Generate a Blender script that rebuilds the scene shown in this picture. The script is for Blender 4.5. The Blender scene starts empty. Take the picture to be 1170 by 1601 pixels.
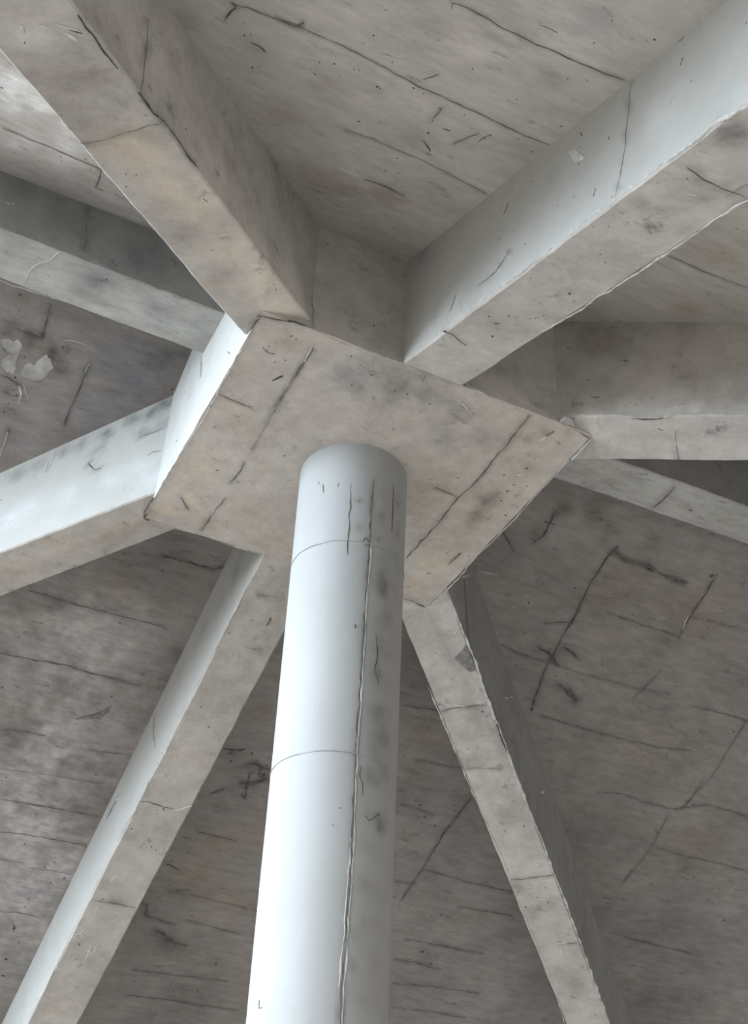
import bpy, bmesh, math, random
from mathutils import Vector, Matrix, noise, kdtree

scene = bpy.context.scene
COL = scene.collection
random.seed(7)

# ------------------------------------------------------------------ camera
R_ = Vector((0.89837155, -0.43717408, 0.04251342))
U_ = Vector((-0.29971298, -0.5393703, 0.78692554))
F_ = Vector((0.32109297, 0.71969334, 0.61558168))
cam_data = bpy.data.cameras.new('camera')
cam_data.sensor_fit = 'VERTICAL'
cam_data.sensor_height = 36.0
cam_data.lens = 46.4816
cam_data.clip_start = 0.02
cam = bpy.data.objects.new('camera', cam_data)
COL.objects.link(cam)
M = Matrix.Identity(4)
for i in range(3):
    M[i][0] = R_[i]; M[i][1] = U_[i]; M[i][2] = -F_[i]
M[0][3], M[1][3], M[2][3] = -1.30844, -3.09021, 1.60227
cam.matrix_world = M
scene.camera = cam

# ------------------------------------------------------------------ exposure
vs = scene.view_settings
vs.view_transform = 'Standard'
vs.look = 'None'
vs.gamma = 1.0
vs.exposure = 0.14
vs.use_curve_mapping = False

# ------------------------------------------------------------------ sky: overcast, brighter towards the open left end
world = bpy.data.worlds.new('overcast_sky')
scene.world = world
world.use_nodes = True
nt = world.node_tree
nt.nodes.clear()
def wn(t, **k):
    n = nt.nodes.new(t)
    for a, v in k.items(): setattr(n, a, v)
    return n
out = wn('ShaderNodeOutputWorld'); bg = wn('ShaderNodeBackground')
tc = wn('ShaderNodeTexCoord')
dot = wn('ShaderNodeVectorMath', operation='DOT_PRODUCT')
SKY_DIR = Vector((-1.0, 0.12, 0.05)).normalized()
dot.inputs[1].default_value = SKY_DIR
ramp = wn('ShaderNodeValToRGB')
ramp.color_ramp.interpolation = 'EASE'
mp = wn('ShaderNodeMapRange')
mp.inputs['From Min'].default_value = -1; mp.inputs['From Max'].default_value = 1
nt.links.new(tc.outputs['Generated'], dot.inputs[0])
nt.links.new(dot.outputs['Value'], mp.inputs['Value'])
nt.links.new(mp.outputs['Result'], ramp.inputs['Fac'])
els = ramp.color_ramp.elements
els[0].position = 0.0; els[0].color = (0.55, 0.535, 0.51, 1)
els[1].position = 1.0; els[1].color = (18.3, 21.6, 25.2, 1)
e = els.new(0.55); e.color = (1.30, 1.27, 1.22, 1)
e = els.new(0.85); e.color = (2.4, 2.5, 2.58, 1)
e = els.new(0.94); e.color = (6.5, 7.5, 8.5, 1)
nt.links.new(ramp.outputs['Color'], bg.inputs['Color'])
bg.inputs['Strength'].default_value = 1.0
nt.links.new(bg.outputs[0], out.inputs['Surface'])

# ------------------------------------------------------------------ materials
def mat(name):
    m = bpy.data.materials.new(name); m.use_nodes = True
    return m, m.node_tree, m.node_tree.nodes['Principled BSDF']

def concrete(name, light, dark, stretch=(1, 1, 1), rough=0.88, mottling=0.5, grain=0.25, pits=0.5, bump=0.25, flecks=0.5):
    m, t, b = mat(name)
    N, Lk = t.nodes, t.links
    def nd(k, **kw):
        n = N.new(k)
        for a, v in kw.items(): setattr(n, a, v)
        return n
    co = nd('ShaderNodeTexCoord')
    def noise_tex(sc, det, vec, rgh=0.6):
        n = nd('ShaderNodeTexNoise'); n.inputs['Scale'].default_value = sc; n.inputs['Detail'].default_value = det
        n.inputs['Roughness'].default_value = rgh
        Lk.new(vec, n.inputs['Vector']); return n.outputs['Fac']
    def math_(op, a, b2, c=None):
        n = nd('ShaderNodeMath', operation=op)
        for i, v in enumerate((a, b2, c)):
            if v is None: continue
            if isinstance(v, (int, float)): n.inputs[i].default_value = v
            else: Lk.new(v, n.inputs[i])
        return n.outputs[0]
    obj = co.outputs['Object']
    mpg = nd('ShaderNodeMapping'); mpg.inputs['Scale'].default_value = stretch; Lk.new(obj, mpg.inputs['Vector'])
    big = noise_tex(2.3, 5, obj, 0.62); mid = noise_tex(11, 5, mpg.outputs['Vector'], 0.65); fine = noise_tex(70, 3, mpg.outputs['Vector'])
    # tone = .5 + weights
    tone = math_('MULTIPLY_ADD', math_('SUBTRACT', big, 0.5), 2.2 * mottling, 0.5)
    tone = math_('MULTIPLY_ADD', math_('SUBTRACT', mid, 0.5), 1.9 * mottling, tone)
    tone = math_('MULTIPLY_ADD', math_('SUBTRACT', fine, 0.5), 1.6 * grain, tone)
    cr = nd('ShaderNodeValToRGB')
    cr.color_ramp.elements[0].color = (*dark, 1); cr.color_ramp.elements[1].color = (*light, 1)
    Lk.new(tone, cr.inputs['Fac'])
    # stains, formwork tint and painted daylight carried on the surface
    a1 = nd('ShaderNodeAttribute', attribute_name='stain_light'); a2 = nd('ShaderNodeAttribute', attribute_name='warm')
    warp = math_('MULTIPLY_ADD', math_('SUBTRACT', noise_tex(26, 5, mpg.outputs['Vector'], 0.7), 0.5), 1.7, 1.0)
    stn_light = math_('MULTIPLY', a1.outputs['Fac'], math_('MULTIPLY', warp, 1.35))
    k = math_('SUBTRACT', 1.0, stn_light)
    # sparse blow holes
    vor = nd('ShaderNodeTexVoronoi'); vor.inputs['Scale'].default_value = 24
    Lk.new(obj, vor.inputs['Vector'])
    wh = nd('ShaderNodeSeparateColor'); Lk.new(vor.outputs['Color'], wh.inputs[0])
    hole = math_('MULTIPLY', math_('LESS_THAN', vor.outputs['Distance'], 0.1), math_('GREATER_THAN', wh.outputs[0], 1 - 0.07 * pits))
    k = math_('MULTIPLY', k, math_('MULTIPLY_ADD', hole, -0.6, 1.0))
    mpf = nd('ShaderNodeMapping'); mpf.inputs['Scale'].default_value = [q * 1.7 for q in stretch]; mpf.inputs['Location'].default_value = (3.1, 1.7, 5.3)
    Lk.new(obj, mpf.inputs['Vector'])
    fl = nd('ShaderNodeMapRange'); fl.inputs['From Min'].default_value = 0.60; fl.inputs['From Max'].default_value = 0.72
    Lk.new(noise_tex(7, 6, mpf.outputs['Vector'], 0.72), fl.inputs['Value'])
    k = math_('MULTIPLY', k, math_('MULTIPLY_ADD', fl.outputs['Result'], -flecks, 1.0))
    k = math_('MAXIMUM', k, 0.12)
    cmb = nd('ShaderNodeCombineXYZ')
    w = a2.outputs['Fac']
    Lk.new(math_('MULTIPLY', k, math_('MULTIPLY_ADD', w, 0.12, 1.0)), cmb.inputs[0])
    Lk.new(math_('MULTIPLY', k, math_('MULTIPLY_ADD', w, -0.03, 1.0)), cmb.inputs[1])
    Lk.new(math_('MULTIPLY', k, math_('MULTIPLY_ADD', w, -0.24, 1.0)), cmb.inputs[2])
    vm = nd('ShaderNodeVectorMath', operation='MULTIPLY')
    Lk.new(cr.outputs['Color'], vm.inputs[0]); Lk.new(cmb.outputs[0], vm.inputs[1])
    Lk.new(vm.outputs[0], b.inputs['Base Color'])
    b.inputs['Roughness'].default_value = rough
    b.inputs['Specular IOR Level'].default_value = 0.25
    bp = nd('ShaderNodeBump'); bp.inputs['Strength'].default_value = bump; bp.inputs['Distance'].default_value = 0.004
    Lk.new(math_('ADD', math_('MULTIPLY', mid, 0.7), math_('MULTIPLY', fine, 0.3)), bp.inputs['Height'])
    Lk.new(bp.outputs[0], b.inputs['Normal'])
    return m

def plain(name, c1, c2, sc=60, rough=0.9):
    m, t, b = mat(name)
    n = t.nodes.new('ShaderNodeTexNoise'); n.inputs['Scale'].default_value = sc
    co = t.nodes.new('ShaderNodeTexCoord'); t.links.new(co.outputs['Object'], n.inputs['Vector'])
    r = t.nodes.new('ShaderNodeValToRGB'); r.color_ramp.elements[0].color = (*c1, 1); r.color_ramp.elements[1].color = (*c2, 1)
    r.color_ramp.elements[0].position = 0.3; r.color_ramp.elements[1].position = 0.7
    t.links.new(n.outputs['Fac'], r.inputs['Fac']); t.links.new(r.outputs['Color'], b.inputs['Base Color'])
    b.inputs['Roughness'].default_value = rough
    b.inputs['Specular IOR Level'].default_value = 0.2
    return m

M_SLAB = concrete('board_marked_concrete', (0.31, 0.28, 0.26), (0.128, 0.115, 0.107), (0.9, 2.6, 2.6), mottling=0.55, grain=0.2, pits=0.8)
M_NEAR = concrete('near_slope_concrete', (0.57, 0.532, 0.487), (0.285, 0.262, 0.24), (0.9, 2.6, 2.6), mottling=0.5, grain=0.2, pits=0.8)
M_HEAD = concrete('capital_concrete', (0.56, 0.51, 0.457), (0.30, 0.268, 0.236), (1.5, 1.5, 1.5), mottling=0.6)
M_COL = concrete('column_concrete', (0.33, 0.328, 0.318), (0.265, 0.262, 0.252), (1, 1, 0.3), mottling=0.4, grain=0.15, pits=0.2, bump=0.1, flecks=0.05)
M_BEAM = concrete('beam_concrete', (0.55, 0.512, 0.47), (0.29, 0.265, 0.24), (1, 1, 1), mottling=0.65)
M_SIDE = concrete('smooth_form_concrete', (0.47, 0.466, 0.44), (0.35, 0.344, 0.32), (1, 1, 1), mottling=0.4, grain=0.15, pits=0.4, flecks=0.15)
M_DARK_SIDE = concrete('dark_side_concrete', (0.27, 0.264, 0.25), (0.155, 0.15, 0.14), (1, 1, 1), mottling=0.5)  # darker concrete tone for the sides of beams B, LU and RL
M_RIDGE = concrete('ridge_beam_concrete', (0.47, 0.46, 0.435), (0.23, 0.222, 0.207), (0.6, 2, 2), mottling=0.7)
M_FIN = plain('mortar', (0.36, 0.34, 0.315), (0.54, 0.53, 0.50))
M_DARK = plain('dark_blemish', (0.05, 0.045, 0.04), (0.13, 0.115, 0.10))
M_SEAM = plain('joint_line', (0.07, 0.062, 0.055), (0.17, 0.155, 0.14), 35)
M_FAINT = plain('faint_joint_line', (0.10, 0.09, 0.082), (0.24, 0.22, 0.2), 25)
M_JOINT = plain('ring_joint', (0.2, 0.2, 0.19), (0.34, 0.34, 0.33), 20)
M_PALE = plain('pale_chip', (0.42, 0.41, 0.39), (0.62, 0.61, 0.59))
M_PEEL = plain('peeled_surface', (0.24, 0.228, 0.21), (0.40, 0.385, 0.36), 25)
M_PATCH = plain('broken_concrete', (0.13, 0.12, 0.11), (0.24, 0.225, 0.21))
M_GROUND = plain('paving', (0.41, 0.385, 0.355), (0.49, 0.465, 0.43), 3)
BMAT = dict(TL=M_BEAM, TR=M_BEAM, R=M_BEAM, RL=M_RIDGE, B=M_BEAM, F=M_BEAM, L=M_BEAM, LU=M_RIDGE)

# ------------------------------------------------------------------ data measured on the surfaces of the structure (metres)
MARKS = [
 ('SN','seam',4,[(-0.9754,-1.356,4.432),(-0.9304,-1.369,4.426),(-0.8578,-1.376,4.423),(-0.8103,-1.384,4.419),(-0.7254,-1.385,4.419),(-0.6569,-1.386,4.418),(-0.5821,-1.377,4.422),(-0.4685,-1.365,4.428),(-0.3322,-1.368,4.426),(-0.2249,-1.362,4.429),(-0.1024,-1.367,4.427)]),
 ('SN','seam',4.3,[(-0.5539,-1.677,4.283),(-0.5246,-1.683,4.28),(-0.4632,-1.677,4.283),(-0.3748,-1.671,4.286),(-0.2758,-1.678,4.282),(-0.1899,-1.681,4.281),(-0.1123,-1.692,4.276)]),
 ('SN','seam',2.1,[(-0.5546,-1.075,4.562),(-0.4629,-1.087,4.557),(-0.304,-1.086,4.557),(-0.1172,-1.063,4.568)]),
 ('SN','crack',3.5,[(-0.5529,-1.675,4.284),(-0.5475,-1.655,4.293)]),
 ('SN','seam',5.5,[(-0.4142,-0.8945,4.646),(-0.356,-0.9028,4.642),(-0.2823,-0.8911,4.648)]),
 ('SN','chip',4,[(-0.4929,-0.8955,4.646),(-0.4635,-0.8981,4.644),(-0.4326,-0.8976,4.645)]),
 ('SN','crack',5.3,[(-0.9663,-1.29,4.463),(-0.9644,-1.323,4.447),(-0.9554,-1.351,4.434),(-0.9682,-1.364,4.428)]),
 ('SN','crack',6,[(-0.8586,-1.378,4.422),(-0.8114,-1.376,4.423),(-0.8058,-1.404,4.41)]),
 ('SN','crack',7.8,[(-0.8863,-1.255,4.479),(-0.8643,-1.254,4.479),(-0.8435,-1.24,4.486)]),
 ('SN','crack',6.8,[(-0.368,-1.172,4.518),(-0.3311,-1.138,4.533)]),
 ('SN','crack',5,[(-0.2993,-1.208,4.501),(-0.2866,-1.247,4.483),(-0.2723,-1.29,4.463)]),
 ('SN','crack',4.9,[(-0.2568,-1.263,4.475),(-0.245,-1.31,4.454)]),
 ('SN','crack',6.6,[(-0.352,-1.252,4.48),(-0.3335,-1.256,4.478)]),
 ('SN','crack',2.8,[(-0.3689,-1.73,4.259),(-0.3217,-1.735,4.256)]),
 ('SN','crack',3.1,[(-0.485,-1.399,4.412),(-0.4627,-1.439,4.393)]),
 ('SN','crack',1.9,[(-0.3916,-1.254,4.479),(-0.3922,-1.327,4.445)]),
 ('SN','seam',4.6,[(-1.379,-0.3897,4.88),(-1.33,-0.3894,4.88),(-1.198,-0.3831,4.883),(-1.136,-0.3809,4.884),(-1.077,-0.3748,4.887)]),
 ('SN','crack',4.4,[(-1.075,-0.3771,4.886),(-1.067,-0.3133,4.916),(-1.066,-0.2488,4.946),(-1.043,-0.25,4.945)]),
 ('SN','seam',2.9,[(0.4391,-1.14,4.532),(0.567,-1.138,4.533),(0.7104,-1.148,4.529)]),
 ('SF','crack',8.6,[(1.343,0.418,4.835),(1.329,0.461,4.815),(1.326,0.5247,4.786),(1.325,0.5812,4.761),(1.331,0.6501,4.729),(1.342,0.7187,4.698),(1.343,0.7762,4.672),(1.34,0.8433,4.642),(1.351,0.9216,4.606),(1.347,0.9526,4.592),(1.356,1.018,4.563),(1.377,1.103,4.524),(1.399,1.19,4.485)]),
 ('SF','crack',4.3,[(1.239,0.8094,4.657),(1.341,0.7726,4.674)]),
 ('SF','crack',15,[(1.451,1.05,4.548),(1.498,1.066,4.541),(1.542,1.087,4.531),(1.569,1.094,4.528)]),
 ('SF','crack',14,[(1.507,1.055,4.546),(1.561,1.093,4.528)]),
 ('SF','crack',9.5,[(1.373,0.8848,4.623),(1.415,0.8938,4.619),(1.466,0.9155,4.609)]),
 ('SF','crack',11,[(1.267,0.9179,4.608),(1.323,0.9256,4.604),(1.394,0.9682,4.585)]),
 ('SF','seam',6.5,[(1.106,0.9538,4.592),(1.202,0.9682,4.585),(1.291,0.9701,4.584),(1.394,0.9682,4.585)]),
 ('SF','seam',3.3,[(1.394,0.9682,4.585),(1.502,0.9727,4.583),(1.71,0.9623,4.588),(1.835,0.9628,4.588),(1.948,0.9437,4.596)]),
 ('SF','seam',8.4,[(1.322,0.4495,4.82),(1.441,0.4524,4.819),(1.529,0.4516,4.819),(1.609,0.4607,4.815),(1.716,0.4618,4.815)]),
 ('SF','crack',5.9,[(1.82,0.3921,4.846),(1.825,0.4767,4.808),(1.822,0.5505,4.774),(1.826,0.6231,4.742),(1.835,0.6946,4.709)]),
 ('SF','chip',4.3,[(1.813,0.5871,4.758),(1.831,0.6585,4.726)]),
 ('SF','seam',4.9,[(1.465,0.6865,4.713),(1.593,0.6868,4.713),(1.715,0.6878,4.712),(1.821,0.6843,4.714)]),
 ('SF','seam',4.3,[(1.454,1.207,4.477),(1.587,1.211,4.475),(1.772,1.207,4.477),(1.93,1.206,4.477),(2.083,1.193,4.483),(2.229,1.166,4.495)]),
 ('SF','seam',4.7,[(1.919,1.492,4.348),(2.031,1.463,4.361),(2.136,1.473,4.356),(2.236,1.473,4.356),(2.351,1.469,4.358),(2.38,1.411,4.384),(2.371,1.276,4.446)]),
 ('SF','seam',4.5,[(2.334,1.468,4.358),(2.475,1.402,4.389),(2.713,1.405,4.387)]),
 ('SF','seam',4.6,[(2.378,1.687,4.259),(2.535,1.689,4.258),(2.724,1.683,4.261),(2.91,1.679,4.263)]),
 ('SF','seam',4.6,[(2.09,0.9638,4.587),(2.216,0.9576,4.59),(2.389,0.9541,4.591)]),
 ('SF','seam',3.3,[(1.835,0.5907,4.756),(1.951,0.5789,4.762),(2.112,0.5697,4.766)]),
 ('SF','seam',2.9,[(2.381,0.9566,4.59),(2.403,1.25,4.457),(2.371,1.449,4.367)]),
 ('SF','seam',3,[(2.325,1.506,4.341),(2.354,1.703,4.252),(2.331,1.93,4.149)]),
 ('SF','seam',3.8,[(2.469,2.199,4.027),(2.726,2.211,4.021),(2.978,2.206,4.024)]),
 ('SF','seam',2.8,[(1.853,0.8485,4.639),(1.808,1.018,4.562)]),
 ('SF','crack',5.2,[(1.106,0.6592,4.725),(1.105,0.6287,4.739)]),
 ('SF','chip',5.2,[(0.8496,0.6896,4.712),(0.8887,0.6851,4.713),(0.9384,0.6745,4.718)]),
 ('SF','crack',7.7,[(0.8666,0.5112,4.792),(0.9018,0.5356,4.781),(0.9348,0.5558,4.772)]),
 ('SF','crack',10,[(1.002,0.5076,4.794),(1.025,0.4741,4.809),(1.022,0.4238,4.832),(1.018,0.3739,4.855)]),
 ('SF','crack',7.6,[(0.9964,0.4169,4.835),(1.049,0.4149,4.836)]),
 ('SF','seam',7.9,[(1.343,0.4321,4.828),(1.414,0.4564,4.817),(1.497,0.4454,4.822),(1.589,0.4639,4.814),(1.708,0.469,4.811)]),
 ('SF','seam',6.6,[(1.357,2.096,4.074),(1.44,2.1,4.072),(1.573,2.109,4.068),(1.684,2.106,4.069),(1.828,2.104,4.07)]),
 ('SF','crack',7,[(1.371,1.676,4.264),(1.36,1.781,4.216),(1.347,1.87,4.176),(1.346,1.984,4.125),(1.348,2.08,4.081),(1.342,2.181,4.035),(1.337,2.291,3.985)]),
 ('SF','seam',7.4,[(1.468,2.496,3.892),(1.585,2.488,3.896),(1.748,2.485,3.897),(1.879,2.48,3.9)]),
 ('SF','seam',8.7,[(1.477,2.622,3.835),(1.587,2.613,3.839),(1.726,2.627,3.833)]),
 ('SF','seam',5,[(1.535,2.764,3.771),(1.749,2.731,3.786),(1.996,2.719,3.791)]),
 ('SF','seam',4.4,[(0.8548,1.339,4.417),(0.9609,1.323,4.424),(1.024,1.319,4.426)]),
 ('SF','seam',3.7,[(1.034,1.569,4.313),(1.147,1.56,4.317),(1.263,1.55,4.321)]),
 ('SF','seam',5.5,[(1.62,2.252,4.003),(1.775,2.239,4.009),(1.903,2.233,4.011)]),
 ('SF','seam',4.7,[(1.256,2.195,4.029),(1.36,2.185,4.033)]),
 ('SF','seam',4.5,[(1.608,2.907,3.706),(1.831,2.883,3.717),(2.002,2.882,3.717)]),
 ('SF','seam',3.4,[(1.081,1.801,4.207),(1.155,1.797,4.209),(1.253,1.811,4.203)]),
 ('SF','crack',16,[(0.2171,1.755,4.229),(0.2683,1.747,4.232),(0.3076,1.728,4.241)]),
 ('SF','crack',11,[(0.3385,1.797,4.209),(0.3813,1.784,4.215),(0.4431,1.798,4.209)]),
 ('SF','crack',11,[(0.3577,1.887,4.168),(0.4102,1.88,4.172),(0.4439,1.846,4.187)]),
 ('SF','crack',11,[(0.3768,1.946,4.142),(0.4145,1.968,4.132)]),
 ('SF','crack',8.3,[(0.3725,1.827,4.196),(0.3857,1.903,4.161),(0.405,1.962,4.134)]),
 ('SF','crack',8.3,[(0.2517,1.981,4.126),(0.2965,1.941,4.144)]),
 ('SF','crack',11,[(0.3529,1.896,4.165),(0.4237,1.867,4.177),(0.4606,1.84,4.19)]),
 ('SF','crack',8.2,[(0.3703,1.779,4.217),(0.4042,1.793,4.211),(0.4171,1.837,4.191),(0.445,1.837,4.191)]),
 ('SF','seam',12,[(0.236,2.674,3.812),(0.3191,2.684,3.807),(0.3793,2.69,3.804)]),
 ('SF','crack',7.2,[(0.236,2.674,3.812),(0.2168,2.608,3.842)]),
 ('SF','seam',7.1,[(0.4367,2.653,3.821),(0.5709,2.658,3.819),(0.6921,2.663,3.817)]),
 ('SF','crack',15,[(0.3076,2.745,3.779),(0.3536,2.751,3.776),(0.3902,2.787,3.76),(0.4801,2.792,3.758)]),
 ('SF','seam',8.5,[(0.2799,2.178,4.036),(0.3648,2.18,4.036),(0.4631,2.177,4.037)]),
 ('SF','crack',8.5,[(0.216,2.378,3.946),(0.2869,2.397,3.937)]),
 ('SF','crack',5.8,[(0.3161,2.502,3.89),(0.3741,2.486,3.897)]),
 ('SF','seam',4.9,[(0.3263,3.142,3.599),(0.5269,3.122,3.608),(0.7071,3.116,3.611),(0.8724,3.106,3.616)]),
 ('SF','seam',3.6,[(0.2954,2.988,3.669),(0.5238,2.968,3.678),(0.757,2.948,3.687)]),
 ('SF','seam',2.9,[(0.2776,2.512,3.885),(0.4491,2.51,3.886),(0.6572,2.517,3.883)]),
 ('SF','seam',5.5,[(-0.7811,1.303,4.433),(-0.6805,1.304,4.433),(-0.5365,1.305,4.433),(-0.3921,1.3,4.435),(-0.2453,1.294,4.437)]),
 ('SF','crack',6.4,[(-0.3643,1.016,4.563),(-0.2873,1.011,4.566),(-0.2151,1.007,4.567),(-0.1477,1.005,4.569),(-0.12,0.9825,4.579)]),
 ('SF','seam',6.1,[(-0.7947,1.592,4.302),(-0.6776,1.583,4.306),(-0.5494,1.567,4.313),(-0.4365,1.572,4.311),(-0.3121,1.57,4.312),(-0.2299,1.569,4.313)]),
 ('SF','seam',4.7,[(-0.6835,1.924,4.152),(-0.5912,1.904,4.161),(-0.5047,1.9,4.162)]),
 ('SF','seam',4.3,[(-0.3075,1.917,4.155),(-0.136,1.889,4.167)]),
 ('SF','seam',6,[(-0.5762,2.244,4.007),(-0.5004,2.241,4.008),(-0.3881,2.229,4.013),(-0.2588,2.224,4.016),(-0.1536,2.222,4.017)]),
 ('SF','seam',4.4,[(-0.5224,2.404,3.934),(-0.3975,2.388,3.941),(-0.2678,2.382,3.944),(-0.1514,2.371,3.949)]),
 ('SF','seam',5.7,[(-0.3856,2.812,3.749),(-0.3085,2.8,3.754),(-0.2127,2.801,3.754)]),
 ('SF','seam',3.4,[(-0.3407,2.552,3.867),(-0.1581,2.535,3.874)]),
 ('SF','seam',2.8,[(-0.4771,2.539,3.873),(-0.3729,2.535,3.874)]),
 ('SF','seam',2.7,[(-0.6237,2.102,4.071),(-0.4295,2.076,4.083),(-0.2146,2.06,4.09)]),
 ('SF','patch',2.6,[(-0.42,1.793,4.211),(-0.3786,1.761,4.226),(-0.3487,1.746,4.232),(-0.3244,1.719,4.244),(-0.3012,1.69,4.258),(-0.3025,1.72,4.244),(-0.3143,1.746,4.232),(-0.3202,1.764,4.224),(-0.3451,1.766,4.223),(-0.3845,1.779,4.217)]),
 ('SF','crack',8.6,[(-0.31,2.868,3.724),(-0.2933,2.885,3.716),(-0.2925,2.911,3.704)]),
 ('SF','chip',7.7,[(-0.4339,1.586,4.305),(-0.414,1.582,4.307)]),
 ('SF','crack',10,[(-0.3289,1.758,4.227),(-0.3657,1.762,4.225)]),
 ('SF','chip',11,[(-0.111,2.11,4.067),(-0.1036,2.101,4.071)]),
 ('SF','crack',4.8,[(-1.06,0.2659,4.904),(-1.059,0.3093,4.884),(-1.056,0.3575,4.862),(-1.05,0.38,4.852)]),
 ('SF','crack',4.4,[(-1.052,0.3836,4.85),(-1.094,0.386,4.849),(-1.143,0.3838,4.85)]),
 ('SF','patch2',2.2,[(-1.178,0.4358,4.827),(-1.159,0.4219,4.833),(-1.138,0.4264,4.831),(-1.119,0.4117,4.838),(-1.105,0.4394,4.825),(-1.105,0.4647,4.814),(-1.099,0.5127,4.792),(-1.1,0.5384,4.78),(-1.12,0.5354,4.781),(-1.146,0.5295,4.784),(-1.16,0.504,4.796),(-1.133,0.4844,4.804),(-1.132,0.459,4.816),(-1.148,0.452,4.819),(-1.17,0.4597,4.816)]),
 ('SF','patch2',2.2,[(-1.083,0.502,4.796),(-1.063,0.4748,4.809),(-1.048,0.4897,4.802),(-1.042,0.4671,4.812),(-1.024,0.4355,4.827),(-1.003,0.4383,4.825),(-0.9787,0.4651,4.813),(-0.9964,0.5121,4.792),(-1.022,0.5384,4.78),(-1.054,0.5428,4.778),(-1.08,0.5262,4.786)]),
 ('SF','chip',4.5,[(-0.9799,0.3669,4.858),(-0.9486,0.3587,4.862),(-0.909,0.3595,4.861)]),
 ('SF','chip',9,[(-1.07,0.5687,4.766),(-1.054,0.5993,4.752),(-1.051,0.6292,4.739)]),
 ('SF','chip',4.5,[(-1.058,0.5595,4.771),(-1.029,0.6009,4.752)]),
 ('SF','chip',5.6,[(-0.8758,0.449,4.821),(-0.8683,0.4157,4.836)]),
 ('SF','crack',4.6,[(-0.8699,0.4112,4.838),(-0.8694,0.493,4.801),(-0.8778,0.5791,4.762),(-0.8763,0.6525,4.728)]),
 ('SF','crack',6.9,[(-1.05,0.7871,4.667),(-1.051,0.7238,4.696)]),
 ('SF','chip',5.8,[(-1.05,0.8303,4.648),(-1.053,0.7402,4.689)]),
 ('SF','crack',4.5,[(-1.142,0.5564,4.772),(-1.114,0.5536,4.773),(-1.07,0.5687,4.766)]),
 ('TLs','seam',3.2,[(-1.192,-1.054,4.124),(-1.176,-1.063,4.125),(-1.15,-1.082,4.127),(-1.127,-1.11,4.125),(-1.098,-1.141,4.125),(-1.069,-1.175,4.124),(-1.043,-1.195,4.125)]),
 ('TLs','chip',17,[(-1.387,-1.368,4.018),(-1.377,-1.348,4.024)]),
 ('TLs','chip',12,[(-1.353,-1.38,4.022),(-1.337,-1.38,4.026)]),
 ('TLs','chip',12,[(-1.328,-1.401,4.023),(-1.308,-1.397,4.028),(-1.278,-1.399,4.034)]),
 ('TLs','chip',8.7,[(-1.301,-1.382,4.033),(-1.275,-1.373,4.04)]),
 ('TLs','chip',6.6,[(-0.7903,-0.8475,4.25),(-0.7624,-0.8561,4.253)]),
 ('TLs','crack',6.3,[(-0.8719,-0.97,4.207),(-0.8549,-0.9645,4.212)]),
 ('TLs','crack',4,[(-1.297,-1.393,4.031),(-1.27,-1.395,4.036)]),
 ('TLa','seam',2.3,[(-1.141,-1.297,4.325),(-1.128,-1.284,4.26),(-1.12,-1.276,4.187),(-1.114,-1.27,4.105)]),
 ('TLa','crack',4,[(-1.289,-1.449,4.011),(-1.267,-1.426,4.016),(-1.247,-1.406,4.026),(-1.223,-1.381,4.031),(-1.177,-1.334,4.056)]),
 ('TLa','crack',5.1,[(-1.116,-1.271,4.096),(-1.068,-1.222,4.112),(-1.038,-1.192,4.138),(-0.9927,-1.145,4.156),(-0.9569,-1.109,4.166),(-0.922,-1.073,4.186)]),
 ('TLa','chip',9.1,[(-0.5781,-0.7215,4.54),(-0.5679,-0.7111,4.554)]),
 ('TLa','chip',4,[(-1.238,-1.397,4.051),(-1.227,-1.385,4.053)]),
 ('TRa','seam',2.3,[(-0.1043,-1.7,4.258),(-0.1044,-1.681,4.175),(-0.1044,-1.655,4.086),(-0.1045,-1.626,4.004),(-0.1045,-1.601,3.958)]),
 ('TRa','chip',20,[(-0.1049,-1.443,4.311),(-0.1048,-1.472,4.263),(-0.1048,-1.5,4.214)]),
 ('TRa','crack',5.1,[(-0.1055,-1.162,4.43),(-0.1056,-1.148,4.414),(-0.1056,-1.136,4.405)]),
 ('TRa','crack',4.1,[(-0.1039,-1.875,4.123),(-0.104,-1.863,4.109)]),
 ('TRa','crack',6.2,[(-0.1048,-1.499,4.319),(-0.1048,-1.503,4.301)]),
 ('TRa','crack',2.9,[(-0.1047,-1.536,4.065),(-0.1047,-1.524,4.049)]),
 ('TRa','crack',4.1,[(-0.1039,-1.871,4.186),(-0.1039,-1.888,4.179)]),
 ('TRa','crack',2.2,[(-0.1055,-1.155,4.235),(-0.1057,-1.088,4.226),(-0.1059,-1.002,4.259)]),
 ('TRa','crack',3.6,[(-0.1062,-0.8749,4.343),(-0.1062,-0.8525,4.324),(-0.1062,-0.8413,4.309)]),
 ('TRa','chip',9.2,[(-0.1062,-0.8386,4.498),(-0.1062,-0.8465,4.487)]),
 ('TRa','fin',9.2,[(-0.1067,-0.6487,4.351),(-0.1065,-0.7314,4.297),(-0.1063,-0.7999,4.281),(-0.1062,-0.8757,4.257),(-0.106,-0.9485,4.215),(-0.1058,-1.018,4.186),(-0.1056,-1.119,4.146),(-0.1053,-1.243,4.09),(-0.1051,-1.332,4.06),(-0.1049,-1.443,4.021),(-0.1047,-1.521,3.989),(-0.1045,-1.607,3.957),(-0.1043,-1.7,3.914),(-0.1041,-1.808,3.87),(-0.1039,-1.879,3.839),(-0.1038,-1.938,3.82),(-0.1036,-2.018,3.772)]),
 ('TRs','crack',7.1,[(-0.1113,-0.8084,4.258),(-0.0824,-0.8113,4.257),(-0.0396,-0.7892,4.266),(-0.0221,-0.7856,4.267)]),
 ('TRs','seam',4,[(-0.0643,-1.793,3.869),(-0.0087,-1.78,3.874),(0.0346,-1.779,3.875),(0.0884,-1.786,3.872)]),
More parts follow.
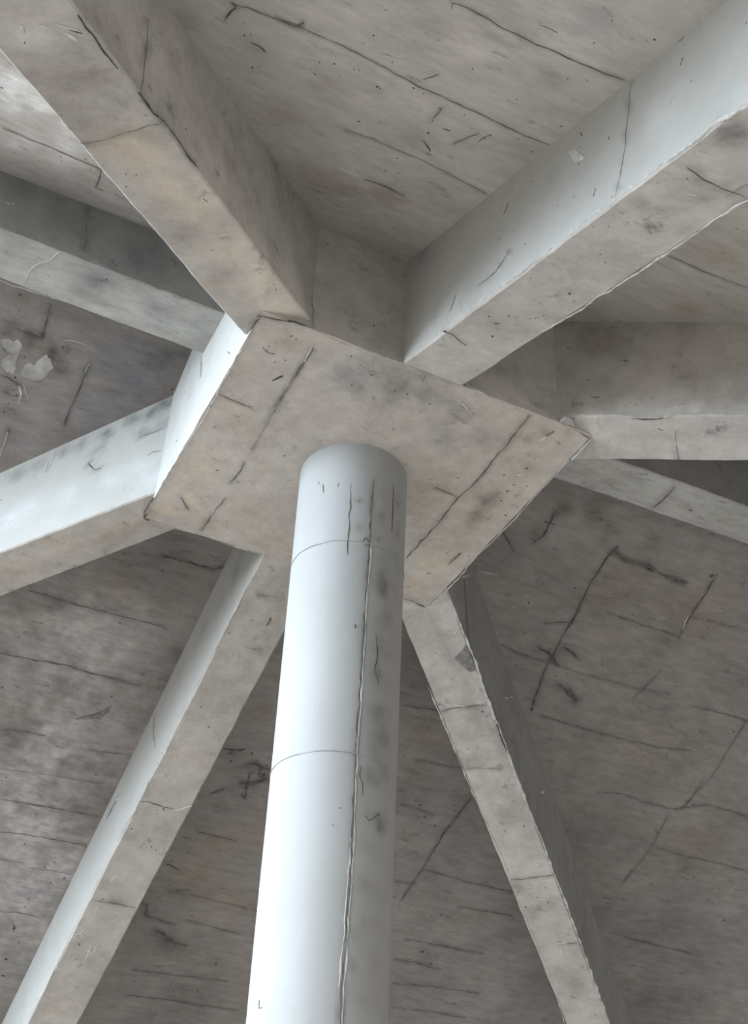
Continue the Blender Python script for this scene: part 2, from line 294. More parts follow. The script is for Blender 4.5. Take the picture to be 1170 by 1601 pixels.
 ('TRs','seam',2.7,[(0.0582,-1.761,3.882),(0.061,-1.808,3.863),(0.0636,-1.825,3.857)]),
 ('TRs','crack',8.6,[(-0.0284,-0.9478,4.203),(-0.017,-0.9539,4.2)]),
 ('TRs','chip',4.1,[(-0.008,-1.722,3.897),(0.0085,-1.728,3.895)]),
 ('TRs','chip',4,[(-0.0982,-1.752,3.886),(-0.0752,-1.749,3.887)]),
 ('TRs','fin',5.3,[(0.1011,-1.781,3.874),(0.0975,-1.74,3.89),(0.0964,-1.699,3.906),(0.0967,-1.65,3.925),(0.1007,-1.589,3.95),(0.1,-1.532,3.972),(0.1004,-1.46,4.001),(0.1022,-1.394,4.027),(0.0998,-1.359,4.041),(0.1013,-1.303,4.063),(0.0954,-1.245,4.085),(0.1006,-1.163,4.118),(0.0963,-1.079,4.151),(0.0919,-0.9906,4.186)]),
 ('Rs','seam',3.1,[(0.7166,-0.7449,4.292),(0.7603,-0.6944,4.294),(0.8097,-0.6389,4.295)]),
 ('Rs','crack',5.8,[(0.675,-0.7173,4.305),(0.6919,-0.7223,4.301)]),
 ('Ra','fin',6.7,[(0.4457,-0.5633,4.375),(0.4852,-0.6049,4.369),(0.5241,-0.6457,4.355),(0.5575,-0.6807,4.339),(0.5857,-0.7103,4.322),(0.6232,-0.7496,4.308),(0.6415,-0.7688,4.296),(0.6695,-0.7982,4.293),(0.7106,-0.8413,4.278),(0.7511,-0.8838,4.263),(0.7906,-0.9253,4.244),(0.817,-0.953,4.235)]),
 ('Ra','chip',3.8,[(0.6336,-0.7605,4.323),(0.6437,-0.7712,4.333),(0.6668,-0.7954,4.323),(0.6995,-0.8297,4.319),(0.7234,-0.8548,4.326)]),
 ('Ra','chip',14,[(0.5785,-0.7028,4.562),(0.583,-0.7075,4.552)]),
 ('Ra','crack',8,[(0.5745,-0.6985,4.561),(0.5929,-0.7178,4.55)]),
 ('Ra','crack',7.9,[(0.5053,-0.6259,4.435),(0.5248,-0.6464,4.427)]),
 ('Ra','seam',6.1,[(0.4055,-0.5212,4.735),(0.4075,-0.5234,4.65),(0.4111,-0.5271,4.546),(0.4155,-0.5317,4.465),(0.4186,-0.535,4.376)]),
 ('Ra','seam',3.8,[(0.5851,-0.7097,4.312),(0.6315,-0.7584,4.289),(0.6506,-0.7784,4.291)]),
 ('RLs','seam',7.2,[(1.244,-0.094,4.745),(1.251,-0.0275,4.745),(1.25,0.0523,4.745)]),
 ('Bs','seam',6,[(0.8493,0.9834,4.212),(0.8693,0.9458,4.216),(0.9008,0.9175,4.215),(0.9452,0.8764,4.214),(0.9788,0.8525,4.212)]),
 ('Bs','chip',7.5,[(0.8777,0.9243,4.218),(0.9082,0.9065,4.216)]),
 ('Bs','chip',10,[(0.9374,0.8626,4.218),(0.9599,0.8429,4.218)]),
 ('Bs','patch',2.4,[(0.7485,0.7083,4.288),(0.7597,0.686,4.29),(0.7637,0.6509,4.297),(0.7569,0.62,4.304),(0.7915,0.6495,4.291),(0.8283,0.6871,4.276),(0.8542,0.7147,4.265),(0.8537,0.7371,4.261),(0.824,0.7358,4.267),(0.7876,0.7247,4.277)]),
 ('Bs','seam',5.6,[(1.57,1.68,3.924),(1.615,1.641,3.922),(1.659,1.588,3.924),(1.7,1.544,3.924)]),
 ('Bs','seam',3.1,[(1.081,1.206,4.12),(1.123,1.167,4.119),(1.192,1.117,4.115)]),
 ('Bs','seam',4.6,[(1.953,1.933,3.794),(1.989,1.902,3.793),(2.024,1.869,3.792)]),
 ('Bs','chip',7.2,[(0.6974,0.6081,4.319),(0.7044,0.5858,4.322)]),
 ('Bs','chip',5.8,[(0.7644,0.6827,4.29),(0.7725,0.6573,4.294)]),
 ('Bs','chip',8.7,[(1.955,1.937,3.793),(1.99,1.89,3.795)]),
 ('Bs','chip',15,[(1.988,1.952,3.783),(2.021,1.98,3.77)]),
 ('Bs','chip',5.8,[(1.887,1.869,3.82),(1.943,1.892,3.804)]),
 ('Bs','chip',14,[(1.664,1.596,3.921),(1.686,1.596,3.917)]),
 ('Bs','fin',11,[(0.5836,0.4465,4.375),(0.6801,0.5417,4.336),(0.7606,0.6174,4.304),(0.8589,0.7114,4.265),(0.943,0.8014,4.229),(1.047,0.901,4.188),(1.12,0.968,4.16),(1.26,1.113,4.101),(1.389,1.234,4.051),(1.536,1.372,3.993),(1.685,1.519,3.932),(1.845,1.669,3.869),(2.006,1.829,3.804),(2.222,2.043,3.716),(2.469,2.288,3.616)]),
 ('Bs','fin',8.3,[(0.7457,0.9028,4.25),(0.8559,1.008,4.206),(0.9957,1.139,4.151),(1.132,1.271,4.096),(1.265,1.393,4.044),(1.446,1.557,3.974),(1.667,1.781,3.883),(1.847,1.954,3.811),(2.036,2.136,3.736),(2.164,2.265,3.684),(2.304,2.425,3.623)]),
 ('Ba','chip',5,[(0.7067,0.5676,4.557),(0.7886,0.6474,4.641)]),
 ('Ba','chip',5.3,[(1.14,0.9898,4.361),(1.257,1.105,4.46)]),
 ('Ba','chip',11,[(1.567,1.407,4.228),(1.621,1.46,4.263)]),
 ('Ba','crack',6.1,[(0.7355,0.5956,4.573),(0.75,0.6098,4.474),(0.7642,0.6236,4.363),(0.8213,0.6794,4.29)]),
 ('Ba','crack',8.9,[(0.9572,0.8119,4.239),(1.046,0.8981,4.2),(1.091,0.9425,4.153),(1.161,1.011,4.137)]),
 ('Ba','chip',6.2,[(2.031,1.86,4.29),(2.155,1.98,4.341)]),
 ('Fs','seam',5,[(-0.1285,1.663,3.867),(-0.0875,1.658,3.87),(-0.0285,1.665,3.867),(0.0147,1.664,3.868)]),
 ('Fs','chip',11,[(0.0197,1.67,3.865),(0.0479,1.653,3.873),(0.0767,1.632,3.883)]),
 ('Fs','chip',5,[(0.0626,1.568,3.911),(0.0783,1.552,3.918)]),
 ('Fs','seam',4,[(-0.1246,2.18,3.639),(-0.0375,2.174,3.642),(0.0516,2.171,3.644)]),
 ('Fs','crack',7,[(0.0221,0.7679,4.264),(0.0272,0.7921,4.253),(0.0219,0.8068,4.247)]),
 ('Fs','seam',3.1,[(-0.0237,0.9126,4.2),(0.022,0.9078,4.202),(0.0526,0.8957,4.208)]),
 ('Fs','seam',2.8,[(-0.0602,0.6981,4.294),(0.0281,0.6853,4.301)]),
 ('Fs','chip',7.8,[(-0.0889,2.066,3.689),(-0.0823,2.04,3.701)]),
 ('Fs','chip',13,[(-0.0926,2.123,3.664),(-0.0799,2.123,3.664)]),
 ('Fs','chip',6.6,[(-0.093,2.197,3.632),(-0.0943,2.255,3.606)]),
 ('Fs','chip',8,[(-0.1336,2.381,3.55),(-0.1098,2.359,3.56),(-0.076,2.38,3.55)]),
 ('Fs','chip',5.4,[(-0.0455,2.41,3.538),(-0.0429,2.513,3.493)]),
 ('Fs','chip',5.4,[(-0.0216,2.387,3.548),(-0.0282,2.474,3.51)]),
 ('Fa','fin',7.5,[(-0.1078,0.5383,4.353),(-0.1088,0.5864,4.327),(-0.1108,0.6895,4.298),(-0.1122,0.7652,4.264),(-0.1145,0.8807,4.212),(-0.1168,1.001,4.167),(-0.1195,1.138,4.114),(-0.1222,1.279,4.06),(-0.1245,1.395,4.017),(-0.1272,1.532,3.937),(-0.1296,1.657,3.861),(-0.1324,1.8,3.816),(-0.1354,1.955,3.747),(-0.1385,2.113,3.676),(-0.1411,2.247,3.626),(-0.1442,2.408,3.543),(-0.1475,2.579,3.467),(-0.1531,2.866,3.314)]),
 ('Fa','seam',3.9,[(-0.1294,1.647,4.244),(-0.1289,1.623,4.163),(-0.1276,1.553,4.051)]),
 ('Fa','chip',11,[(-0.1371,2.041,4.025),(-0.1357,1.972,4.006)]),
 ('Fa','crack',8.1,[(-0.1363,1.999,4.022),(-0.1379,2.086,3.996),(-0.139,2.14,3.983)]),
 ('La','crack',7.9,[(-0.7663,0.633,4.579),(-0.753,0.6198,4.555),(-0.7409,0.6077,4.54),(-0.7246,0.5916,4.545)]),
 ('La','crack',4.5,[(-0.5973,0.4652,4.561),(-0.5835,0.4514,4.571),(-0.5608,0.4289,4.57)]),
 ('La','crack',3.6,[(-0.6312,0.4989,4.655),(-0.6017,0.4696,4.664),(-0.5651,0.4332,4.677)]),
 ('La','chip',5.8,[(-0.8722,0.7381,4.671),(-0.8774,0.7433,4.628),(-0.8846,0.7505,4.572)]),
 ('La','chip',4.6,[(-0.8841,0.75,4.63),(-0.8899,0.7557,4.581)]),
 ('La','chip',4.6,[(-0.9282,0.7938,4.587),(-0.9171,0.7827,4.558)]),
 ('LUs','chip',2.6,[(-1.11,-0.1176,4.751),(-1.129,-0.0733,4.751),(-1.164,-0.0235,4.752),(-1.176,0.014,4.752),(-1.173,0.0676,4.752)]),
 ('LUs','fin',4.2,[(-1.247,0.0928,4.753),(-1.204,0.0929,4.752),(-1.162,0.0888,4.752),(-1.076,0.0862,4.75),(-0.98,0.0741,4.749),(-0.8671,0.0778,4.747),(-0.7545,0.0745,4.745),(-0.6264,0.0772,4.743)]),
 ('LUa','seam',2.5,[(-1.064,-0.1206,5.01),(-1.049,-0.1206,4.888),(-1.04,-0.1206,4.798)]),
 ('LUa','chip',8.1,[(-1.286,-0.1205,4.881),(-1.282,-0.1205,4.88)]),
 ('LUa','chip',6,[(-1.304,-0.1205,4.874),(-1.293,-0.1205,4.874)]),
 ('CB','seam',6.3,[(0.3372,-0.5333,4.36),(0.3425,-0.4512,4.36),(0.3467,-0.3748,4.36),(0.346,-0.2843,4.36),(0.352,-0.2322,4.36),(0.3529,-0.1668,4.36),(0.3434,-0.0746,4.36),(0.3443,-0.0057,4.36),(0.3483,0.094,4.36),(0.3459,0.233,4.36),(0.3463,0.3205,4.36)]),
 ('CB','seam',4.6,[(-0.3669,-0.4843,4.36),(-0.366,-0.4469,4.36),(-0.3693,-0.4067,4.36),(-0.3703,-0.3357,4.36),(-0.3678,-0.1905,4.36)]),
 ('CB','chip',3.8,[(-0.3713,-0.4894,4.36),(-0.3678,-0.4153,4.36)]),
 ('CB','seam',6.3,[(-0.3542,0.1029,4.36),(-0.3509,0.1726,4.36),(-0.3594,0.2259,4.36)]),
 ('CB','seam',4.8,[(-0.3427,0.3079,4.36),(-0.3474,0.3872,4.36),(-0.3527,0.5222,4.36)]),
 ('CB','seam',2.4,[(-0.3649,-0.4011,4.36),(-0.3638,-0.2946,4.36),(-0.3653,-0.168,4.36),(-0.3574,0.0349,4.36)]),
 ('CB','seam',3.9,[(-0.5443,-0.162,4.36),(-0.5154,-0.1568,4.36),(-0.4691,-0.154,4.36),(-0.4323,-0.1528,4.36)]),
 ('CB','crack',9.6,[(-0.4179,-0.2951,4.36),(-0.4006,-0.3287,4.36)]),
 ('CB','crack',4.8,[(-0.4746,0.3759,4.36),(-0.4326,0.431,4.36)]),
 ('CB','crack',7.7,[(-0.4208,-0.2924,4.36),(-0.4015,-0.3346,4.36)]),
 ('CB','crack',5.7,[(-0.4992,-0.4128,4.36),(-0.4849,-0.3978,4.36),(-0.4561,-0.4028,4.36)]),
 ('CB','seam',5.7,[(-0.105,-0.5575,4.36),(-0.0206,-0.5568,4.36),(0.0464,-0.554,4.36),(0.1009,-0.555,4.36)]),
 ('CB','chip',3.1,[(-0.0638,-0.5567,4.36),(0.0229,-0.5569,4.36),(0.089,-0.5565,4.36)]),
 ('CB','crack',5.5,[(-0.5597,-0.5197,4.36),(-0.5484,-0.5286,4.36),(-0.5108,-0.5345,4.36),(-0.4582,-0.5528,4.36),(-0.4228,-0.553,4.36)]),
 ('CB','crack',4.6,[(-0.5506,-0.5217,4.36),(-0.5561,-0.4857,4.36),(-0.5582,-0.4406,4.36)]),
 ('CB','crack',3.8,[(-0.0269,-0.5378,4.36),(-0.0193,-0.5025,4.36)]),
 ('CB','chip',5.9,[(0.1161,-0.4873,4.36),(0.1439,-0.4778,4.36),(0.1869,-0.4513,4.36)]),
 ('CB','chip',5.9,[(-0.1978,-0.3572,4.36),(-0.177,-0.3359,4.36)]),
 ('CB','chip',3.9,[(0.092,-0.4905,4.36),(0.1247,-0.492,4.36)]),
 ('CB','seam',4.2,[(0.2491,-0.0807,4.36),(0.2913,-0.0809,4.36),(0.3341,-0.0694,4.36)]),
 ('CB','chip',10,[(0.4564,-0.3505,4.36),(0.4727,-0.3632,4.36)]),
 ('CB','chip',8.3,[(0.4515,-0.2684,4.36),(0.468,-0.2813,4.36)]),
 ('CB','crack',12,[(0.4335,-0.475,4.36),(0.4434,-0.5064,4.36)]),
 ('CB','chip',8,[(0.4323,-0.4482,4.36),(0.4369,-0.4734,4.36)]),
 ('CB','patch2',2,[(0.4301,-0.5555,4.36),(0.4423,-0.5823,4.36),(0.4635,-0.5855,4.36),(0.4921,-0.5502,4.36),(0.4709,-0.5557,4.36),(0.4559,-0.5424,4.36)]),
 ('CB','crack',6,[(0.4877,-0.5478,4.36),(0.5218,-0.5408,4.36),(0.5562,-0.5336,4.36)]),
 ('CB','chip',8.1,[(0.5669,-0.415,4.36),(0.5637,-0.4762,4.36),(0.5631,-0.5322,4.36)]),
 ('CB','crack',7.1,[(0.456,0.5486,4.36),(0.4868,0.5433,4.36),(0.5274,0.5569,4.36),(0.5583,0.564,4.36)]),
 ('CB','crack',4.5,[(0.4945,0.2707,4.36),(0.5017,0.1892,4.36)]),
 ('CB','fin',6.6,[(0.558,-0.4101,4.36),(0.5606,-0.3193,4.36),(0.5584,-0.2132,4.36),(0.5651,-0.0779,4.36),(0.5623,0.069,4.36),(0.5551,0.1922,4.36),(0.5674,0.332,4.36),(0.5654,0.4506,4.36),(0.5605,0.5554,4.36)]),
 ('CB','fin',6.1,[(-0.5518,-0.4198,4.36),(-0.5548,-0.3505,4.36),(-0.5507,-0.1792,4.36),(-0.5452,-0.0555,4.36),(-0.5496,0.0198,4.36),(-0.5523,0.1419,4.36),(-0.5551,0.2692,4.36),(-0.5546,0.3834,4.36),(-0.5577,0.4321,4.36)]),
 ('CB','crack',8.8,[(-0.5591,0.4278,4.36),(-0.5589,0.4874,4.36),(-0.5495,0.5518,4.36),(-0.5304,0.5588,4.36)]),
 ('CB','fin',5.8,[(-0.5454,0.5583,4.36),(-0.4767,0.5555,4.36),(-0.4269,0.5546,4.36),(-0.3599,0.5443,4.36),(-0.2981,0.5461,4.36),(-0.2231,0.5539,4.36),(-0.1209,0.5489,4.36),(-0.0092,0.5431,4.36)]),
 ('CB','fin',5.6,[(-0.4012,-0.5501,4.36),(-0.3305,-0.5412,4.36),(-0.2779,-0.5398,4.36),(-0.2053,-0.5414,4.36),(-0.1432,-0.5445,4.36),(-0.1019,-0.5515,4.36)]),
 ('CB','fin',5.8,[(0.0989,-0.5587,4.36),(0.1828,-0.5481,4.36),(0.256,-0.5389,4.36),(0.3323,-0.5357,4.36)]),
 ('CL','crack',12,[(-0.5554,-0.2396,4.469),(-0.5554,-0.2666,4.441)]),
 ('CL','seam',2.6,[(-0.5554,0.0995,4.754),(-0.5554,0.0806,4.686),(-0.5554,0.0551,4.608)]),
 ('CN','seam',2.8,[(-0.4152,-0.55,4.5),(-0.406,-0.55,4.436),(-0.4015,-0.55,4.364)]),
 ('CO','seamc',5.9,[(-0.0139,-0.1721,4.224),(-0.0166,-0.1719,4.165),(-0.0163,-0.172,4.089),(-0.0138,-0.1721,4.015),(-0.0177,-0.1719,3.965)]),
 ('CO','seamc',5.5,[(-0.0164,-0.1719,3.974),(-0.0169,-0.1719,3.885),(-0.02,-0.1717,3.755),(-0.0201,-0.1717,3.611),(-0.0193,-0.1718,3.474),(-0.0212,-0.1716,3.361),(-0.0215,-0.1716,3.27)]),
 ('CO','seamc',5.4,[(-0.0215,-0.1716,3.27),(-0.0208,-0.1717,3.165),(-0.0197,-0.1717,3.055),(-0.0179,-0.1719,2.966),(-0.0196,-0.1717,2.856),(-0.0199,-0.1717,2.78),(-0.0217,-0.1716,2.706),(-0.0235,-0.1714,2.634),(-0.0222,-0.1716,2.564)]),
 ('CO','finc',4.4,[(-0.0096,-0.1722,3.976),(-0.0112,-0.1721,3.886),(-0.0144,-0.172,3.757),(-0.0146,-0.172,3.613),(-0.0139,-0.1721,3.476),(-0.016,-0.172,3.362),(-0.0164,-0.1719,3.271),(-0.0158,-0.172,3.166),(-0.0148,-0.172,3.057),(-0.013,-0.1721,2.967),(-0.0141,-0.1721,2.857),(-0.0144,-0.172,2.781),(-0.0156,-0.172,2.707),(-0.0174,-0.1719,2.635),(-0.0162,-0.172,2.565)]),
 ('CO','finc',4.7,[(-0.0208,-0.1717,3.031),(-0.0211,-0.1716,2.966),(-0.0252,-0.1713,2.87),(-0.025,-0.1713,2.787),(-0.0282,-0.1709,2.712),(-0.0303,-0.1707,2.647)]),
 ('CO','crackc',3.9,[(-0.0821,-0.1554,4.189),(-0.0793,-0.1567,4.075),(-0.0789,-0.1569,3.977),(-0.0795,-0.1566,3.919)]),
 ('CO','crackc',4,[(0.0623,-0.1577,4.245),(0.0624,-0.1577,4.154),(0.0616,-0.1581,4.052)]),
 ('CO','crackc',7.7,[(-0.0385,-0.1694,3.974),(-0.0273,-0.171,3.993),(-0.0157,-0.172,3.966),(-0.033,-0.1703,3.963)]),
 ('CO','crackc',4,[(0.0189,-0.1702,3.665),(0.0292,-0.1683,3.608),(0.0249,-0.1692,3.547),(0.0378,-0.1663,3.504)]),
 ('CO','crackc',4,[(0.0144,-0.1708,3.102),(0.0293,-0.1683,3.09),(0.0533,-0.1614,3.115),(0.0638,-0.1571,3.124)]),
 ('CO','crackc',3.1,[(-0.1787,-0.0337,2.629),(-0.1779,-0.0371,2.609),(-0.1747,-0.049,2.606)]),
 ('CO','crackc',7.3,[(-0.0448,-0.1681,3.678),(-0.0441,-0.1683,3.664)]),
 ('CO','crackc',3.4,[(-0.0067,-0.1722,3.238),(-0.0094,-0.1722,3.207),(0.005,-0.1717,3.189),(0.0042,-0.1718,3.154)]),
 ('CO','crackc',5,[(-0.152,-0.0959,4.204),(-0.1491,-0.1,4.17)]),
 ('CO','crackc',8,[(-0.1611,-0.0809,4.224),(-0.1588,-0.0851,4.212)]),
 ('CO','crackc',4,[(-0.1168,-0.1338,4.197),(-0.116,-0.1344,4.18)]),
]
SPOTS = {
 'SN': [(-0.9655,-1.301,4.458,5.5),(-0.9084,-1.269,4.472,5.6),(-0.8957,-1.282,4.466,4.8),(-0.85,-1.163,4.521,6.6),(-0.8361,-1.175,4.516,3.3),(-0.7174,-1.293,4.461,4.8),(-0.6856,-1.311,4.453,5.6),(-0.6569,-1.276,4.469,3.3),(-0.638,-1.324,4.447,4),(-0.6507,-1.467,4.38,4.6),(-0.8049,-1.402,4.411,4.6),(-0.7839,-1.317,4.45,2.4),(-0.5392,-1.134,4.535,7.7),(-0.5531,-1.296,4.46,5.7),(-0.7244,-1.255,4.479,3.3),(-0.6654,-1.564,4.336,3.7),(-0.6521,-1.467,4.38,3.8),(-0.5222,-1.547,4.343,3),(-0.5732,-1.407,4.408,3.2),(-0.4088,-1.507,4.362,3.9),(-0.5615,-1.298,4.459,8.2),(-0.4586,-1.348,4.436,4.1),(-0.3987,-1.322,4.448,4.9),(-0.348,-1.253,4.48,5.1),(-0.37,-1.166,4.52,3.5),(-0.2436,-1.307,4.455,5),(-0.2454,-1.282,4.466,4.2),(-0.3863,-1.051,4.574,4.5),(-0.3847,-0.974,4.609,5.5),(-0.3526,-0.9855,4.604,4.6),(-0.1264,-1.315,4.451,5.9),(-0.2514,-1.837,4.209,3.5),(-0.1452,-1.842,4.206,5),(-0.1556,-1.828,4.213,2.9),(-0.2679,-1.475,4.377,4.8),(-0.1819,-1.341,4.439,4.2),(-0.3733,-1.21,4.5,10),(-0.3374,-1.338,4.44,3.3),(-0.1278,-1.453,4.387,4.9),(-0.1001,-1.265,4.474,2.6),(-0.2406,-1.755,4.247,3.6),(-0.488,-1.352,4.434,4.8),(-0.2165,-1.615,4.312,3.8),(-0.1782,-1.639,4.301,4.6),(-1.197,-0.3542,4.897,6),(-1.19,-0.3331,4.906,4),(-1.251,-0.2799,4.931,3),(-1.103,-0.3496,4.899,4),(-1.413,-0.6039,4.781,7.4),(-1.07,-0.1231,5.004,3.2),(0.4757,-1.374,4.424,5.3)],
 'SF': [(1.345,0.4172,4.835,16),(1.36,0.9487,4.594,22),(1.4,1.192,4.484,18),(1.322,0.9111,4.611,10),(1.804,0.4017,4.842,20),(1.275,0.6287,4.739,8.6),(1.123,0.7484,4.685,8.6),(1.287,0.9266,4.604,10),(1.414,1.015,4.564,5.1),(1.433,1.04,4.553,5.1),(1.572,0.8902,4.62,7.7),(1.584,0.9059,4.613,6.4),(1.879,0.8283,4.649,7.8),(2.358,1.024,4.56,9.5),(1.977,1.241,4.461,5.4),(2.025,1.253,4.456,8.1),(1.967,1.325,4.423,6.8),(1.885,1.255,4.455,6.7),(1.99,1.287,4.441,8.1),(1.774,1.211,4.475,11),(2.04,1.697,4.254,8.4),(2.124,1.353,4.411,8.2),(1.988,1.76,4.226,8.4),(1.179,0.8795,4.625,8.8),(1.245,0.8806,4.625,6.3),(1.579,0.6649,4.723,8.8),(1.458,0.6167,4.745,6.2),(1.257,0.7312,4.693,5),(2.976,1.978,4.127,13),(1.004,0.5018,4.797,13),(1.272,0.6286,4.739,6.6),(1.803,0.4,4.843,13),(1.124,0.75,4.684,7.6),(1.343,0.4143,4.836,8.4),(1.011,1.407,4.386,7.8),(1.135,1.761,4.226,15),(1.166,1.777,4.218,12),(1.218,1.83,4.194,12),(1.288,1.861,4.18,12),(1.161,1.931,4.148,9.5),(1.391,2.319,3.973,7.1),(1.566,2.317,3.973,11),(1.524,2.343,3.962,10),(1.584,2.546,3.87,17),(1.664,2.603,3.844,19),(1.175,1.893,4.166,5.4),(1.361,1.84,4.19,8.2),(1.22,1.863,4.179,6.8),(0.9754,1.57,4.312,7.8),(0.9879,1.455,4.364,5.2),(1.334,1.763,4.225,11),(0.3394,1.741,4.235,18),(0.2546,1.751,4.23,18),(0.3795,1.784,4.215,15),(0.4324,1.825,4.197,17),(0.3961,1.883,4.17,19),(0.3871,1.91,4.158,16),(0.272,1.964,4.133,12),(0.2916,1.946,4.142,10),(0.4,1.955,4.138,13),(0.2848,1.742,4.234,13),(0.2698,1.801,4.207,10),(0.3741,1.85,4.185,13),(0.4256,1.779,4.217,10),(0.2311,2.357,3.955,9.3),(0.347,2.753,3.776,22),(0.4,2.776,3.765,17),(0.45,2.79,3.759,17),(0.2437,2.675,3.811,12),(0.6574,2.859,3.728,13),(0.642,3.035,3.648,17),(0.3822,2.985,3.67,11),(0.5032,3.027,3.651,8.5),(0.4376,2.62,3.836,8.2),(0.1848,2.599,3.846,14),(-0.3482,1.011,4.566,15),(-0.1251,0.9909,4.575,13),(-0.3163,1.651,4.276,11),(-0.405,1.33,4.421,7.1),(-0.6719,1.321,4.425,5.8),(-0.2424,2.021,4.107,8.8),(-0.5711,1.678,4.263,9.6),(-0.7367,1.736,4.237,8.4),(-0.2808,2.532,3.876,9.2),(-0.4045,2.436,3.919,6.5),(-0.2733,2.478,3.901,5.2),(-0.2979,2.891,3.713,12),(-0.3158,2.858,3.728,6.7),(-0.291,2.761,3.772,8),(-0.2899,2.717,3.792,8),(-0.2721,3.068,3.633,15),(-0.2534,3.164,3.589,14),(-0.1805,2.567,3.86,13),(-0.2277,2.606,3.843,11),(-0.1536,2.383,3.944,12),(-0.2634,2.266,3.997,6.4),(-0.1951,2.735,3.784,5.3),(-0.1516,1.557,4.318,9.8),(-0.415,1.53,4.33,4.8),(-0.5866,2.137,4.055,6.2),(-0.4108,2.276,3.992,6.4),(-0.2526,2.963,3.68,8.1),(-1.052,0.3836,4.85,6.6),(-1.094,0.386,4.849,4.7),(-1.155,0.4622,4.815,15),(-0.9752,0.3932,4.846,13),(-1.068,0.6039,4.75,8.7),(-1.083,0.5886,4.757,5.8),(-0.9378,0.4556,4.818,5.8),(-0.5677,0.4055,4.84,9.8),(-1.084,0.6409,4.734,7.7),(-1.088,0.6735,4.719,7.8),(-1.085,0.4675,4.812,9.5),(-1.092,0.5459,4.777,9.6),(-1.154,0.3242,4.877,5.6)],
 'TLs': [(-1.068,-0.988,4.163,3.1),(-1.045,-0.995,4.166,3.1),(-1.055,-0.9421,4.175,3.2),(-1.082,-1.206,4.114,3.7),(-0.7827,-0.7727,4.267,4.3),(-0.6277,-0.7244,4.309,3.6),(-0.5752,-0.6863,4.327,3.6),(-0.5594,-0.6631,4.335,4.6),(-1.32,-1.284,4.05,2.8),(-1.371,-1.321,4.031,4.8),(-0.8456,-0.8425,4.239,2.5),(-1.252,-1.134,4.095,2.2)],
 'TRa': [(-0.1045,-1.603,4.174,4.5),(-0.1045,-1.601,4.17,2.3),(-0.1036,-2.011,4.075,2),(-0.1039,-1.887,4.021,2.7),(-0.1053,-1.276,4.386,4.2),(-0.1055,-1.182,4.292,3.4),(-0.1056,-1.111,4.335,4.3),(-0.1048,-1.482,4.218,3.1),(-0.1035,-2.058,3.991,2.6),(-0.1054,-1.233,4.186,3.3),(-0.105,-1.384,4.173,3.2),(-0.1049,-1.453,4.128,3.9),(-0.1048,-1.494,4.267,3.9),(-0.1046,-1.591,3.975,2.9)],
 'TRs': [(-0.01055,-1.409,4.021,5.4),(0.01836,-1.387,4.029,4.7),(0.0343,-1.211,4.099,9.1),(0.004686,-1.121,4.135,4.2),(-0.07645,-1.209,4.1,3.3),(0.02906,-1.034,4.169,3.5),(-0.02251,-0.9522,4.201,5.3),(-0.02152,-1.01,4.178,6.1),(0.02007,-0.9829,4.189,3.5),(0.04514,-1.072,4.154,4.3),(0.04121,-1.055,4.161,4.3),(0.05877,-1.062,4.158,3.4),(0.0638,-1.188,4.108,5),(0.003716,-0.8811,4.229,7.2),(-0.04012,-1.762,3.881,3.4),(-0.08747,-1.494,3.987,3),(-0.06244,-1.516,3.979,4.5),(0.03673,-1.046,4.164,3.5),(0.1349,-1.02,4.174,4.4),(0.04805,-0.9112,4.217,4.5),(-0.05763,-0.9692,4.195,7)],
 'Rs': [(0.7883,-0.8526,4.258,4.8),(0.6853,-0.7201,4.303,5.6),(0.8314,-0.8991,4.241,2.7),(0.7487,-0.7627,4.283,2.8)],
 'Ra': [(0.5032,-0.6237,4.507,5.8),(0.8023,-0.9375,4.381,4.1),(0.5886,-0.7133,4.377,3.5)],
 'RLs': [(1.379,-0.01017,4.746,16),(1.524,-0.05764,4.746,5.2)],
 'Bs': [(0.6879,0.7287,4.297,5.7),(1.061,1.071,4.151,6),(1.044,0.9031,4.188,7.1),(1.031,1.103,4.151,6.1),(1.393,1.427,4.011,6.4),(1.385,1.326,4.033,6.3),(1.716,1.799,3.87,11),(1.777,1.709,3.875,9.3),(1.994,1.86,3.8,6.8),(1.725,1.711,3.886,6.6),(1.33,1.256,4.058,7.5),(1.443,1.351,4.016,7.6),(0.98,0.8903,4.204,9.4),(1.006,0.9008,4.197,7.1),(1.102,0.9608,4.165,7.2),(2.083,2.213,3.711,8.4),(1.668,1.68,3.904,6.6),(1.636,1.729,3.9,7.9)],
 'Fs': [(-0.03827,0.7997,4.249,6.6),(-0.09496,0.8718,4.217,5.5),(-0.09865,1.402,3.983,4.6),(-0.06898,1.196,4.074,5.7),(-0.01297,1.229,4.06,4.6),(-0.02468,1.675,3.863,9.5),(-0.03891,1.702,3.851,7.1),(-0.03466,1.854,3.784,8.4),(-0.0005565,1.86,3.781,7.2),(0.02225,1.87,3.777,6.1),(-0.04049,1.871,3.776,6),(-0.1188,2.369,3.555,10),(-0.09589,2.414,3.535,8.8),(-0.07912,2.496,3.5,7.6),(-0.1073,1.797,3.808,6),(-0.1289,1.432,3.969,4.6)],
 'La': [(-0.616,0.4837,4.753,4.9),(-0.9499,0.8153,4.606,3.9),(-0.6128,0.4806,4.693,4.9),(-1.003,0.8675,4.484,3.9)],
 'LUs': [(-0.9431,-0.07988,4.748,9.4),(-0.9559,-0.06811,4.748,6.3),(-0.6734,0.02588,4.744,4.3),(-0.6646,0.03463,4.743,4.4),(-1.257,-0.03659,4.753,4.1)],
